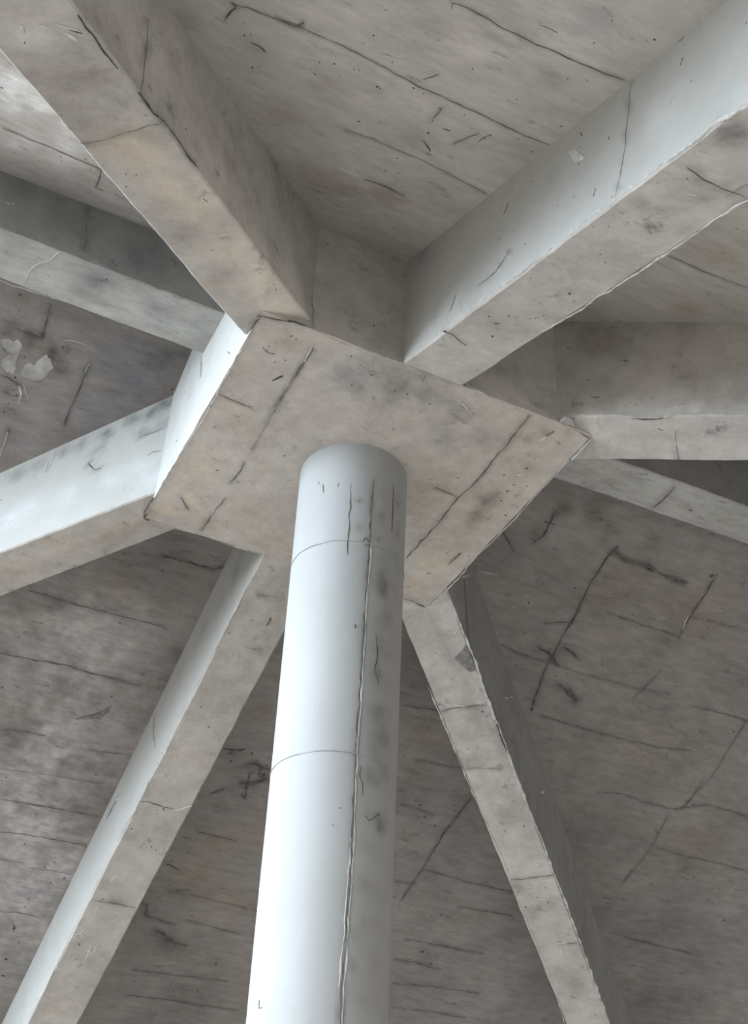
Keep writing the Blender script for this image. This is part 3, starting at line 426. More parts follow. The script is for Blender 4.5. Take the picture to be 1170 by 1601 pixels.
 'CB': [(-0.2557,-0.5035,4.36,5.7),(-0.1817,-0.5037,4.36,3.8),(-0.2013,-0.3924,4.36,3.9),(0.1848,-0.4551,4.36,6),(0.371,0.2081,4.36,5.6),(0.5274,-0.06714,4.36,7.6),(0.4964,0.2031,4.36,7.9),(0.4573,0.3596,4.36,9.3),(0.654,0.093,4.36,4.5),(0.4637,-0.3582,4.36,8.3),(0.4606,-0.2735,4.36,6.3),(0.5088,-0.2339,4.36,6.3),(0.4677,-0.2207,4.36,7.4),(-0.4213,-0.394,4.36,5.7),(-0.4441,-0.374,4.36,4.8),(-0.4833,-0.4063,4.36,4.7),(-0.4867,-0.4271,4.36,4.7),(-0.08879,-0.574,4.36,3.8),(-0.4436,-0.495,4.36,6.6),(-0.426,-0.4897,4.36,5.6),(-0.07593,-0.4316,4.36,7.8),(-0.03509,-0.4376,4.36,5.9),(0.04524,-0.4323,4.36,5.9),(0.4149,-0.2483,4.36,6.3),(0.4663,-0.1816,4.36,8.5),(0.4736,-0.1271,4.36,7.5),(0.5381,-0.1233,4.36,6.5),(0.462,-0.3114,4.36,7.3)],
 'CL': [(-0.5554,0.2358,4.692,5.6),(-0.5554,0.2363,4.47,6.4),(-0.5554,-0.1304,4.33,4.2)],
 'CN': [(-0.2094,-0.55,4.468,6.7),(-0.164,-0.55,4.543,3.9)],
 'CO': [(-0.04267,-0.1686,3.671,5.2),(-0.07011,-0.1605,3.058,3.9),(-0.1195,-0.1316,3.407,2.5),(-0.05519,-0.1655,3.108,3.9),(0.05855,-0.1593,3.119,6.3),(-0.05471,-0.1657,4.126,5),(0.01346,-0.1709,4.001,5.9)],
}
STAINS_LIGHT = {
 'SN': [(-0.303,-1.72,4.263,0.11,-0.15,-0.1),(-0.4314,-1.578,4.329,0.0908,-0.12,0),(-0.2582,-1.597,4.32,0.0459,0.15,-0.1),(-0.3937,-1.165,4.521,0.0604,0.16,0),(-0.2826,-1.815,4.219,0.0567,0.12,-0.2),(-0.5531,-1.28,4.467,0.0246,0.2,0),(-0.8711,-1.249,4.482,0.0482,0.15,0),(-1.052,-1.227,4.492,0.0477,0.12,0.1),(-0.6655,-1.222,4.494,0.0661,0.1,0.1),(-0.7235,-1.017,4.589,0.0786,0.1,0.25),(-0.3299,-0.8478,4.668,0.0946,0.22,0.3),(-0.1763,-0.9422,4.624,0.0561,0.1,0.1),(-0.6894,-0.7911,4.694,0.0746,0.18,0.3),(-0.4868,-0.7966,4.691,0.114,0.15,0.3),(-0.6985,-1.498,4.366,0.0453,-0.08,0),(-1.326,-0.6135,4.776,0.0833,-0.35,-0.2),(-1.194,-0.4191,4.867,0.0591,-0.3,-0.2),(-1.327,-0.3047,4.92,0.0401,-0.25,-0.2),(-1.022,-0.2439,4.948,0.0521,-0.15,0),(-1.422,-0.6998,4.736,0.0359,-0.3,0),(0.5338,-1.233,4.489,0.0827,0.1,0.3),(0.6613,-0.9338,4.628,0.0843,0.12,0.35),(-1.372,-0.6688,4.751,0.0545,-0.28,-0.15),(-1.292,-0.5834,4.79,0.0561,-0.28,-0.15),(-1.377,-0.5133,4.823,0.0568,-0.28,-0.15),(-1.194,-0.525,4.817,0.0575,-0.28,-0.15),(-1.297,-0.3741,4.887,0.0593,-0.28,-0.15),(-1.197,-0.3269,4.909,0.0604,-0.28,-0.15),(-1.413,-0.6354,4.766,0.0548,-0.28,-0.15),(-0.478,-1.584,4.326,0.0751,-0.06,0.05),(-0.1485,-1.099,4.551,0.0898,-0.06,0.05),(-0.06042,-0.7048,4.734,0.1,-0.06,0.05),(-0.4626,-1.32,4.449,0.0818,-0.06,0.05)],  # pale blobs at the left paint daylight onto the slab
 'SF': [(1.043,0.3353,4.872,0.0545,0.3,0.2),(1.261,0.3548,4.863,0.0553,0.25,0.3),(1.164,0.3049,4.886,0.0639,0.25,0.2),(1.471,0.3372,4.871,0.0466,0.2,0.2),(1.537,0.4539,4.818,0.0284,0.25,0),(0.9927,0.4643,4.814,0.0366,0.2,0.2),(1.46,0.5732,4.764,0.161,0.05,0.3),(1.839,0.5525,4.774,0.165,0.04,0.3),(1.362,0.9405,4.598,0.0508,0.15,0),(1.993,1.253,4.456,0.148,-0.1,0.15),(2.566,1.608,4.295,0.171,0.05,0.2),(2.819,2.107,4.068,0.239,0.05,-0.3),(2.592,1.747,4.232,0.0577,0.2,0),(2.326,2.139,4.054,0.0877,0.1,-0.2),(2.235,0.9843,4.578,0.0803,-0.06,0),(1.687,1.024,4.56,0.104,-0.08,0),(1.14,0.8626,4.633,0.0624,0.1,0),(1.033,1.457,4.363,0.091,0.05,0.35),(1.063,1.625,4.287,0.0659,0.1,0.3),(0.9216,1.412,4.384,0.0643,0.12,0.2),(1.622,2.556,3.865,0.0726,0.18,0),(1.732,2.279,3.991,0.0573,0,0.2),(1.773,2.775,3.766,0.149,0.03,-0.3),(1.324,1.885,4.169,0.0545,0.1,0),(0.3399,1.804,4.206,0.0642,0.16,0.1),(0.3443,2.398,3.937,0.121,-0.02,0.5),(0.381,2.217,4.019,0.106,0,0.45),(0.302,1.537,4.327,0.0752,0.12,0.35),(0.3868,2.779,3.764,0.0761,0.2,0.1),(0.5674,2.514,3.884,0.123,0,0.4),(0.5066,2.115,4.065,0.0796,0,0.3),(0.5964,3.144,3.599,0.172,0.12,0),(0.6303,2.866,3.725,0.141,0.06,0.1),(0.1911,2.615,3.839,0.0406,0.2,0),(-0.6533,1.653,4.274,0.0717,0.2,-0.15),(-0.5161,1.625,4.287,0.0601,0.18,-0.1),(-0.5114,1.372,4.402,0.106,-0.14,0.05),(-0.7146,1.409,4.385,0.0933,-0.1,0.1),(-0.28,1.148,4.503,0.0703,0.1,0.1),(-0.4674,1.169,4.494,0.104,0.05,0.3),(-0.2379,1.041,4.552,0.0699,0.12,0.3),(-0.4231,1.951,4.139,0.112,-0.14,-0.05),(-0.3531,2.038,4.1,0.0502,0.15,-0.1),(-0.1409,1.395,4.392,0.0483,0.25,0),(-0.3029,2.66,3.818,0.159,-0.1,-0.2),(-0.6294,1.937,4.146,0.0613,0.14,0),(-0.3989,2.272,3.994,0.102,-0.08,-0.1),(-0.224,3.047,3.643,0.082,0.05,-0.2),(-0.5436,1.897,4.164,0.0737,-0.05,-0.1),(-0.2729,1.771,4.221,0.0741,-0.05,0),(-0.5787,2.013,4.112,0.0618,-0.08,0),(-0.9964,0.4158,4.836,0.0334,0.45,0.35),(-1.09,0.3992,4.843,0.0426,0.35,0.35),(-0.9564,0.4724,4.81,0.0269,0.3,0.2),(-1.167,0.3973,4.844,0.0376,0.3,0.2),(-1.018,0.4639,4.814,0.0287,0.2,0.2),(-0.9563,0.3914,4.847,0.0191,0.3,0.3),(-0.7537,0.4006,4.843,0.116,0.12,-0.3),(-1.016,0.7542,4.682,0.059,0.05,-0.3),(-0.9311,0.5978,4.753,0.0585,0.1,0),(-0.6273,0.3353,4.872,0.0583,0.15,-0.2),(-1.16,0.2782,4.898,0.0465,0.1,0.2),(-1.1,0.5947,4.754,0.0289,0.25,0.1),(-0.8462,0.6103,4.747,0.0589,-0.06,-0.2),(-1.048,0.6597,4.725,0.0243,0.1,0),(-0.7576,1.491,4.348,0.176,-0.17,-0.05),(-0.5931,1.48,4.353,0.177,-0.19,-0.05),(-0.488,1.337,4.418,0.176,-0.13,-0.05),(-0.6795,1.719,4.245,0.18,-0.21,-0.05),(-0.4575,1.856,4.182,0.185,-0.26,-0.05),(-0.2933,1.852,4.184,0.186,-0.26,-0.05),(-0.5501,2.096,4.074,0.187,-0.3,-0.05),(-0.3442,2.098,4.073,0.189,-0.26,-0.05),(-0.385,2.349,3.959,0.193,-0.3,-0.05),(-0.2261,2.386,3.942,0.195,-0.17,-0.05),(-0.3787,2.596,3.847,0.196,-0.3,-0.05),(-0.2008,2.719,3.791,0.2,-0.26,-0.05),(-0.2696,2.914,3.703,0.202,-0.26,-0.05),(-0.222,3.175,3.584,0.207,-0.21,-0.05),(-0.4124,1.637,4.282,0.182,-0.13,-0.05),(-0.3157,1.464,4.36,0.18,-0.1,-0.05),(-0.671,1.602,4.297,0.202,-0.12,-0.04),(-0.4976,1.409,4.385,0.201,-0.12,-0.04),(-0.4757,1.982,4.125,0.211,-0.12,-0.04),(-0.3829,2.43,3.922,0.22,-0.12,-0.04),(-0.2074,2.549,3.868,0.224,-0.12,-0.04),(-0.2975,2.833,3.74,0.228,-0.12,-0.04),(-0.4596,2.21,4.022,0.215,-0.12,-0.04),(-0.3879,1.374,4.401,0.202,-0.12,-0.04),(-0.7164,0.3669,4.858,0.0871,0.02,-0.16),(-0.7183,0.4919,4.801,0.0881,0.02,-0.16),(-0.6375,0.4113,4.838,0.088,0.02,-0.16),(-0.8592,0.5205,4.788,0.0875,0.02,-0.16),(-0.7563,0.579,4.762,0.0886,0.02,-0.16),(-0.6273,0.3353,4.872,0.0874,0.02,-0.16),(-0.8766,0.3933,4.846,0.0864,0.02,-0.16),(2.875,2.605,3.843,0.186,0.05,-0.12),(3.136,2.435,3.92,0.186,0.05,-0.12),(2.237,2.74,3.781,0.182,0.05,-0.12),(3.112,2.131,4.058,0.182,0.05,-0.12)],  # broad pale zone at left: weathering plus left light put into the colour
 'TLs': [(-1.216,-1.284,4.071,0.0353,0.22,0.1),(-1.292,-1.345,4.042,0.0343,0.12,-0.1),(-1.255,-1.331,4.053,0.0194,0.18,0),(-1.159,-1.232,4.093,0.0434,0.14,-0.05),(-1.259,-1.227,4.074,0.0171,0.2,0.1),(-1.358,-1.337,4.031,0.0408,-0.12,-0.2),(-1.202,-1.108,4.11,0.0373,0.05,0),(-1.113,-1.085,4.133,0.0646,-0.1,0.36),(-1.052,-1.061,4.151,0.0656,-0.1,0.36),(-0.9608,-0.9945,4.184,0.0677,-0.1,0.36),(-0.8709,-0.9205,4.218,0.0698,-0.1,0.36),(-0.7404,-0.7936,4.271,0.0733,-0.1,0.36),(-0.6295,-0.6914,4.315,0.0762,-0.1,0.36),(-0.5244,-0.5932,4.357,0.079,-0.1,0.36),(-1.058,-1.134,4.135,0.0227,0.12,0.2),(-0.9569,-0.9269,4.199,0.0324,0.1,0),(-0.8754,-0.7995,4.242,0.0212,0.15,0.1),(-0.739,-0.6289,4.306,0.0359,0.12,0.3),(-0.8985,-0.9797,4.2,0.0242,0.1,0)],
 'TLa': [(-1.247,-1.406,4.087,0.0274,0.15,0.1),(-1.088,-1.243,4.253,0.0451,-0.06,0),(-0.8202,-0.9691,4.376,0.0757,0.08,0.15),(-0.6496,-0.7946,4.685,0.0373,0.15,0.1),(-0.9423,-1.094,4.283,0.0397,-0.05,0),(-0.5391,-0.6816,4.44,0.0462,0,0)],
 'TRa': [(-0.106,-0.9669,4.293,0.0443,0.06,0),(-0.1051,-1.349,4.295,0.0491,0.06,-0.1),(-0.1066,-0.6626,4.752,0.0606,0.14,-0.1),(-0.1064,-0.7583,4.386,0.0244,0.1,0),(-0.1042,-1.778,4.042,0.0773,-0.1,-0.1),(-0.105,-1.386,4.011,0.0614,-0.08,-0.1),(-0.1038,-1.933,4.146,0.0207,0.12,-0.2),(-0.1062,-0.8717,4.712,0.0483,0.1,-0.1)],
 'TRs': [(-0.06613,-1.939,3.812,0.0321,0.35,0),(-0.06588,-1.9,3.827,0.026,0.2,0),(0.03502,-1.726,3.895,0.042,0.22,0.1),(-0.04236,-1.739,3.891,0.0346,0.15,0.15),(-0.057,-1.635,3.932,0.0358,0.2,0.05),(0.0001426,-1.651,3.925,0.0358,0.15,0),(-0.03792,-1.786,3.872,0.0204,0.2,0.3),(-0.0339,-1.416,4.018,0.0538,-0.03,0),(0.02691,-1.215,4.098,0.0197,0.2,0),(-0.03773,-0.9522,4.201,0.044,0.1,0.1),(-0.1075,-1.758,3.883,0.0205,0.1,0),(0.02871,-1.796,3.868,0.0205,0.15,0.2),(-0.08213,-1.939,3.812,0.00897,0.25,0),(-0.07896,-1.954,3.806,0.00892,0.25,0),(-0.05657,-1.946,3.809,0.00897,0.25,0),(-0.05878,-1.925,3.817,0.00904,0.25,0),(-0.02541,-1.919,3.819,0.0091,0.25,0),(-0.07346,-1.971,3.799,0.00887,0.25,0)],
 'Ra': [(0.5227,-0.6441,4.671,0.0809,0.1,0.15),(0.7215,-0.8528,4.631,0.086,0.08,0.1),(0.7216,-0.8529,4.301,0.0272,-0.2,-0.1),(0.7879,-0.9225,4.376,0.0547,-0.08,-0.1),(0.4225,-0.5391,4.813,0.0531,0.1,0.1),(0.4993,-0.6196,4.734,0.0521,0.1,0.1),(0.5727,-0.6967,4.648,0.0511,0.1,0.1),(0.6422,-0.7695,4.546,0.0499,0.1,0.1),(0.708,-0.8386,4.439,0.0488,0.1,0.1)],
 'Rs': [(0.6046,-0.5622,4.348,0.043,-0.05,0.15),(0.7064,-0.7023,4.302,0.028,0.1,0.1),(0.8191,-0.7731,4.268,0.0554,-0.06,0)],
 'RLs': [(1.017,-0.008692,4.744,0.034,0.1,0.2),(1.351,-0.01905,4.746,0.0347,0.15,0.1),(0.936,-0.02506,4.743,0.0506,0,0.2),(1.539,-0.02488,4.746,0.0527,0,0.1)],
 'Bs': [(0.6465,0.5735,4.336,0.0449,-0.12,-0.1),(0.8686,0.8351,4.238,0.0584,-0.06,0),(1.002,0.953,4.187,0.0476,0.1,0),(1.335,1.34,4.04,0.0503,0.12,0),(1.558,1.52,3.958,0.0516,0.1,0.05),(1.782,1.717,3.872,0.0531,0.18,0),(1.761,1.811,3.858,0.0536,0.15,0.1),(2.079,2.073,3.74,0.0694,0.12,0),(2.181,2.134,3.706,0.0504,0.2,0),(1.626,1.712,3.906,0.037,0.2,0),(2.258,2.337,3.65,0.0573,0.1,0),(1.217,1.209,4.091,0.0617,-0.06,0)],
 'Fs': [(-0.08529,0.6683,4.307,0.0648,-0.03,0),(-0.01972,1.401,3.984,0.0696,-0.02,0.15),(-0.03887,1.126,4.105,0.0678,0.06,0.05),(-0.1136,1.845,3.787,0.0599,0.12,0),(-0.1,2.077,3.684,0.0611,0.1,0.1),(-0.03748,2.174,3.642,0.0445,0.2,0),(-0.09281,2.405,3.54,0.0503,0.2,0),(-0.02846,2.509,3.494,0.0509,0.12,0.1),(-0.06751,2.802,3.365,0.0649,0,0.1)],
 'Fa': [(-0.1133,0.8194,4.458,0.0562,0.2,-0.2),(-0.1194,1.134,4.38,0.0466,0.15,-0.2),(-0.1239,1.363,4.282,0.0475,0.08,-0.15)],
 'Ls': [(-0.601,0.6214,4.34,0.0474,0.12,0.35),(-0.7571,0.7295,4.294,0.0568,-0.04,0.25),(-0.868,0.9006,4.246,0.0576,0,0.25),(-0.5342,0.563,4.361,0.0378,0.1,0.4),(-0.6503,0.6759,4.322,0.0285,0.12,0.4)],
 'La': [(-0.6063,0.4741,4.77,0.0314,0.45,-0.15),(-0.6662,0.5336,4.751,0.0314,0.4,-0.15),(-0.7311,0.598,4.708,0.0314,0.42,-0.15),(-0.7978,0.6643,4.679,0.0315,0.35,-0.15),(-0.8502,0.7163,4.658,0.0315,0.3,-0.15),(-0.9089,0.7746,4.625,0.0316,0.28,-0.15),(-0.9763,0.8415,4.596,0.0316,0.25,-0.15),(-0.5707,0.4387,4.797,0.0314,0.5,-0.15),(-0.6273,0.4949,4.685,0.0311,0.2,-0.15),(-0.7446,0.6115,4.635,0.0312,0.2,-0.15),(-0.5681,0.4362,4.704,0.031,0.2,-0.15),(-0.916,0.7816,4.426,0.0481,-0.12,-0.2),(-0.8039,0.6703,4.453,0.0478,-0.12,-0.2),(-0.6947,0.5619,4.493,0.0476,-0.12,-0.2),(-0.6225,0.4902,4.519,0.0475,-0.12,-0.2),(-0.9629,0.8281,4.379,0.048,-0.12,-0.2),(-0.5699,0.438,4.453,0.0468,-0.12,-0.2)],
 'LUs': [(-0.9726,-0.051,4.749,0.063,0.25,-0.1),(-1.25,-0.05232,4.753,0.0308,0.15,0),(-0.7541,-0.02656,4.745,0.0643,0.1,-0.1),(-1.155,-0.08969,4.752,0.0412,-0.1,0),(-0.6201,-0.03431,4.743,0.0432,0.16,-0.1),(-1.013,0.03534,4.749,0.0531,0.1,0),(-1.199,0.02692,4.752,0.0419,-0.1,0),(-1.231,0.02869,4.753,0.0627,-0.1,0),(-1.127,0.01818,4.751,0.063,-0.1,0),(-0.8392,-0.0122,4.746,0.064,-0.1,0),(-0.615,-0.02026,4.743,0.065,-0.1,0)],
 'LUa': [(-1.115,-0.1206,4.883,0.0837,0.15,-0.1),(-0.8699,-0.1206,4.859,0.0956,0.2,-0.15),(-1.278,-0.1205,4.951,0.0626,0.14,-0.1)],
 'CB': [(-0.1897,-0.4651,4.36,0.077,0.16,-0.25),(-0.2375,-0.4078,4.36,0.0678,0.14,-0.2),(-0.06931,-0.4832,4.36,0.0581,0.22,-0.1),(0.0251,-0.4704,4.36,0.0587,0.22,-0.1),(-0.07177,-0.4014,4.36,0.059,0.2,-0.1),(0.1284,-0.4445,4.36,0.0595,0.18,-0.05),(0.1505,-0.32,4.36,0.071,0.14,-0.1),(0.2569,-0.3783,4.36,0.0608,0.12,0),(-0.03317,-0.5187,4.36,0.0193,0.15,0),(-0.4416,-0.4664,4.36,0.0339,0.14,0.1),(0.4268,-0.1012,4.36,0.0387,0.4,0.1),(0.4329,-0.02473,4.36,0.0348,0.35,0.1),(0.44,0.03256,4.36,0.0264,0.2,0.1),(0.4377,-0.1464,4.36,0.032,0.2,0.2),(0.3886,-0.433,4.36,0.0264,0.2,0.45),(0.384,-0.3416,4.36,0.0309,0.05,0.45),(0.4255,-0.488,4.36,0.0222,0.25,0.4),(0.462,-0.3114,4.36,0.0312,0.15,0.3),(0.4868,-0.5216,4.36,0.0221,0.2,0.4),(0.43,0.2957,4.36,0.0572,-0.02,0.4),(0.4545,0.4423,4.36,0.0352,0.05,0.45),(0.4637,0.167,4.36,0.045,0.05,0.35),(0.3396,-0.4754,4.36,0.0221,0,0.5),(-0.4878,0.4651,4.36,0.0374,-0.08,0.55),(-0.4691,0.1899,4.36,0.0537,-0.08,0.3),(-0.442,0.3714,4.36,0.0277,-0.1,0.5),(-0.4121,-0.05545,4.36,0.0517,0.02,0.15),(-0.4871,-0.1301,4.36,0.0423,-0.05,0.2),(-0.2514,0.3511,4.36,0.056,0.02,0.25),(-0.1155,0.435,4.36,0.0573,0,0.25),(-0.5367,-0.2816,4.36,0.0328,0,0.15),(-0.5326,0.5074,4.36,0.0225,0.12,0.6),(-0.3508,0.4588,4.36,0.0283,0.1,0.4),(-0.3032,0.09849,4.36,0.0357,0.06,0.15),(0.2135,-0.02221,4.36,0.0536,0.05,0.3),(0.2724,-0.09356,4.36,0.0426,0.14,0.25),(-0.3646,0.0336,4.36,0.0415,0.05,0.1)],
 'CL': [(-0.5554,0.2598,4.827,0.0268,0.1,0),(-0.5554,0.04073,4.754,0.0367,-0.12,-0.1),(-0.5554,0.07438,4.412,0.0439,-0.12,-0.1),(-0.5554,0.05379,4.792,0.0554,0.07,0),(-0.5554,0.1605,4.64,0.0552,0.07,0),(-0.5554,0.2333,4.476,0.0546,0.07,0)],
 'CN': [(-0.2346,-0.55,4.439,0.0669,0.02,-0.1),(0.241,-0.55,4.501,0.0602,0.14,0)],
 'CO': [(0.0374,-0.1664,3.839,0.0254,0.15,0.05),(0.04551,-0.164,3.816,0.0253,0.14,0.05),(0.02981,-0.1682,3.879,0.0209,0.12,0.05),(0.03778,-0.1663,3.855,0.0208,0.11,0.05),(0.0357,-0.1668,3.65,0.0179,0.15,0.05),(0.04352,-0.1646,3.627,0.0179,0.14,0.05),(0.05332,-0.1614,3.638,0.0179,0.12,0.05),(0.06164,-0.158,3.616,0.0179,0.11,0.05),(0.02967,-0.1682,3.557,0.0198,0.15,0.05),(0.03724,-0.1664,3.535,0.0198,0.14,0.05),(0.0599,-0.1588,3.745,0.0297,0.06,0.05),(0.06861,-0.1549,3.723,0.0296,0.054,0.05),(0.04712,-0.1635,3.429,0.0281,0.1,0.05),(0.05497,-0.1607,3.408,0.0281,0.09,0.05),(0.06212,-0.1578,3.361,0.0279,0.11,0.05),(0.07037,-0.154,3.341,0.0278,0.099,0.05),(0.03309,-0.1675,3.294,0.019,0.1,0.05),(0.0404,-0.1656,3.273,0.0189,0.09,0.05),(0.05944,-0.159,3.103,0.0205,0.15,0.05),(0.06723,-0.1555,3.084,0.0205,0.14,0.05),(0.02702,-0.1688,3.22,0.025,0.08,0.05),(0.03411,-0.1672,3.2,0.0249,0.072,0.05),(0.0663,-0.156,3.081,0.0164,0.12,0.05),(0.07431,-0.152,3.062,0.0163,0.11,0.05),(0.0799,-0.1489,3.261,0.0212,0.075,0.05),(0.08882,-0.1435,3.242,0.0211,0.068,0.05),(-0.002728,-0.1721,2.789,0.00959,0.12,0.05),(0.003336,-0.1719,2.771,0.00956,0.11,0.05),(-0.002458,-0.1721,2.715,0.00946,0.15,0.05),(0.003525,-0.1718,2.698,0.00943,0.14,0.05),(-0.02687,-0.1711,2.604,0.0111,0.15,0.05),(-0.02131,-0.1716,2.587,0.011,0.14,0.05),(-0.02147,-0.1716,2.577,0.0129,0.15,0.05),(-0.01588,-0.172,2.56,0.0128,0.14,0.05),(-0.01091,-0.1721,2.656,0.00934,0.1,0.05),(-0.005108,-0.1722,2.639,0.00932,0.09,0.05),(0.01927,-0.1702,2.934,0.0158,0.06,0.05),(0.02585,-0.169,2.915,0.0158,0.054,0.05),(0.02951,-0.1683,2.835,0.0136,0.06,0.05),(0.03616,-0.1667,2.817,0.0136,0.054,0.05),(0.121,-0.1163,2.865,0.023,-0.06,0.05),(0.09244,-0.141,3.052,0.0236,-0.06,0.05),(0.1161,-0.1214,3.151,0.0242,-0.06,0.05),(0.03635,-0.1667,2.719,0.0219,-0.06,0.05),(0.06093,-0.1583,2.801,0.0224,-0.06,0.05),(0.1017,-0.1341,4.211,0.0163,0.05,0.5),(0.09829,-0.1368,4.105,0.0161,0.05,0.5),(0.1242,-0.1127,4.03,0.016,0.05,0.5),(-0.05579,-0.1653,4.128,0.0139,0.2,0.15),(-0.05289,-0.1662,4.029,0.0137,0.2,0.15),(0.02038,-0.17,4.104,0.0139,0.2,0.15),(0.03534,-0.1669,3.928,0.0405,0.08,0.07),(0.09708,-0.1377,3.969,0.0412,0.07,0.1),(0.02958,-0.1683,3.816,0.0398,0.08,0.07),(0.088,-0.144,3.851,0.0404,0.07,0.1),(0.02412,-0.1693,3.708,0.0391,0.08,0.07),(0.07977,-0.149,3.738,0.0396,0.07,0.1),(0.02708,-0.1688,3.608,0.0385,0.08,0.07),(0.08253,-0.1474,3.637,0.039,0.07,0.1),(0.02591,-0.169,3.508,0.0378,0.08,0.07),(0.07999,-0.1489,3.535,0.0383,0.07,0.1),(0.02378,-0.1694,3.412,0.0372,0.08,0.07),(0.07633,-0.1509,3.436,0.0377,0.07,0.1),(0.02367,-0.1694,3.32,0.0366,0.08,0.07),(0.07527,-0.1515,3.342,0.0371,0.07,0.1),(0.01975,-0.1701,3.211,0.0359,0.08,0.07),(0.06936,-0.1545,3.23,0.0363,0.07,0.1),(0.02063,-0.1699,3.108,0.0353,0.08,0.07),(0.06944,-0.1545,3.126,0.0357,0.07,0.1),(0.02148,-0.1698,3.008,0.0347,0.08,0.07),(0.06951,-0.1544,3.025,0.0351,0.07,0.1),(0.02006,-0.17,2.904,0.034,0.08,0.07),(0.06677,-0.1557,2.919,0.0344,0.07,0.1),(0.0222,-0.1697,2.804,0.0334,0.08,0.07),(0.0684,-0.155,2.818,0.0337,0.07,0.1),(0.02038,-0.17,2.715,0.0328,0.08,0.07),(0.06536,-0.1564,2.727,0.0331,0.07,0.1),(0.01695,-0.1705,2.627,0.0323,0.08,0.07),(0.06047,-0.1585,2.638,0.0326,0.07,0.1),(0.01687,-0.1705,4.179,0.0201,0.12,0.25),(0.01572,-0.1707,4.077,0.0198,0.12,0.25),(0.01346,-0.1709,4.001,0.0195,0.12,0.25),(0.08543,-0.1456,4.184,0.0203,0.12,0.25),(0.0912,-0.1419,4.074,0.02,0.12,0.25)],
}
NORMALS = {
 'SN': (0.0000,0.4208,-0.9071),
 'SF': (0.0000,-0.4130,-0.9107),
 'CB': (0.0000,0.0000,-1.0000),
 'CL': (-1.0000,0.0000,0.0000),
 'CN': (0.0000,-1.0000,0.0000),
 'TLs': (0.1967,0.2011,-0.9596),
 'TLa': (0.7149,-0.6992,-0.0000),
 'TRs': (-0.0008,0.3672,-0.9301),
 'TRa': (-1.0000,-0.0022,0.0000),
 'Rs': (-0.1791,0.1879,-0.9657),
 'Ra': (-0.7239,-0.6899,0.0000),
 'RLs': (0.0049,-0.0001,-1.0000),
 'Bs': (-0.1981,-0.1932,-0.9610),
 'Ba': (0.6983,-0.7158,0.0000),
 'Fs': (0.0079,-0.4042,-0.9146),
 'Fa': (-0.9998,-0.0195,0.0000),
 'Ls': (0.1682,-0.1670,-0.9715),
 'La': (-0.7046,-0.7096,0.0000),
 'LUs': (-0.0166,0.0000,-0.9999),
 'LUa': (-0.0002,-1.0000,0.0000),
}

# ------------------------------------------------------------------ helpers
def link(name, me, parent=None):
    o = bpy.data.objects.new(name, me); COL.objects.link(o)
    if parent: o.parent = parent; o.matrix_parent_inverse = parent.matrix_world.inverted()
    return o

def finish(name, bm, mats, origin=(0, 0, 0), parent=None, stain_keys=(), smooth=False):  # stain_keys pick stains and the daylight painted into the colour
    """bm in world coordinates -> one object whose origin sits at `origin`."""
    origin = Vector(origin)
    me = bpy.data.meshes.new(name)
    bm.normal_update()
    pts = [v.co.copy() for v in bm.verts]
    bmesh.ops.translate(bm, verts=bm.verts, vec=-origin)
    bm.to_mesh(me); bm.free()
    for mm in mats: me.materials.append(mm)
    if smooth:
        for p in me.polygons: p.use_smooth = True
    if stain_keys:
        s = me.attributes.new('stain_light', 'FLOAT', 'POINT'); w = me.attributes.new('warm', 'FLOAT', 'POINT')
        sv = [0.0] * len(pts); wv = [0.0] * len(pts); wobs = {}
        kd = kdtree.KDTree(len(pts))
        for i, p in enumerate(pts): kd.insert(p, i)
        kd.balance()
        for k in stain_keys:
            for q in STAINS_LIGHT.get(k, []):                      # weathering stains, formwork tint and daylight painted in at the left
                r = q[3]
                for p, i, d in kd.find_range(q[:3], 2 * r):
                    if i not in wobs: wobs[i] = max(0.25, 1 + 0.55 * noise.noise(p * 14) + 0.4 * noise.noise(p * 37))
                    g = math.exp(-(d * d) / (r * r * 0.7 * wobs[i] ** 2))
                    sv[i] += q[4] * g; wv[i] += q[5] * g
            for sf, ty, wd, line in MARKS:                   # grime drawn into joints and cracks
                if sf != k or ty not in ('seam', 'crack', 'seamc') or (Vector(line[0]) - Vector(line[-1])).length < 0.06: continue
                r = max(1.5 * wd / 1000, 0.008); acc = {}
                for a, b in zip(line, line[1:]):
                    a, b = Vector(a), Vector(b); nn = max(1, int((b - a).length / (0.6 * r)))
                    for e in range(nn + 1):
                        c = a.lerp(b, e / nn); st = 0.08 + 0.24 * max(0, 0.5 + noise.noise(c * 11))
                        for p, i, d in kd.find_range(c, 2.2 * r):
                            g = st * math.exp(-(d * d) / (r * r))
                            if g > acc.get(i, 0): acc[i] = g
                for i, g in acc.items(): sv[i] += g
        s.data.foreach_set('value', sv); w.data.foreach_set('value', wv)
    o = link(name, me)
    o.location = origin
    if parent:
        o.parent = parent
        o.location = origin - parent.location
    return o

def grid(bm, P, nu, nv, mi=0):
    """P(u,v) -> point, u,v in 0..1 ; returns rows of verts"""
    rows = [[bm.verts.new(P(i / nu, j / nv)) for j in range(nv + 1)] for i in range(nu + 1)]
    for i in range(nu):
        for j in range(nv):
            f = bm.faces.new((rows[i][j], rows[i + 1][j], rows[i + 1][j + 1], rows[i][j + 1])); f.material_index = mi
    return rows

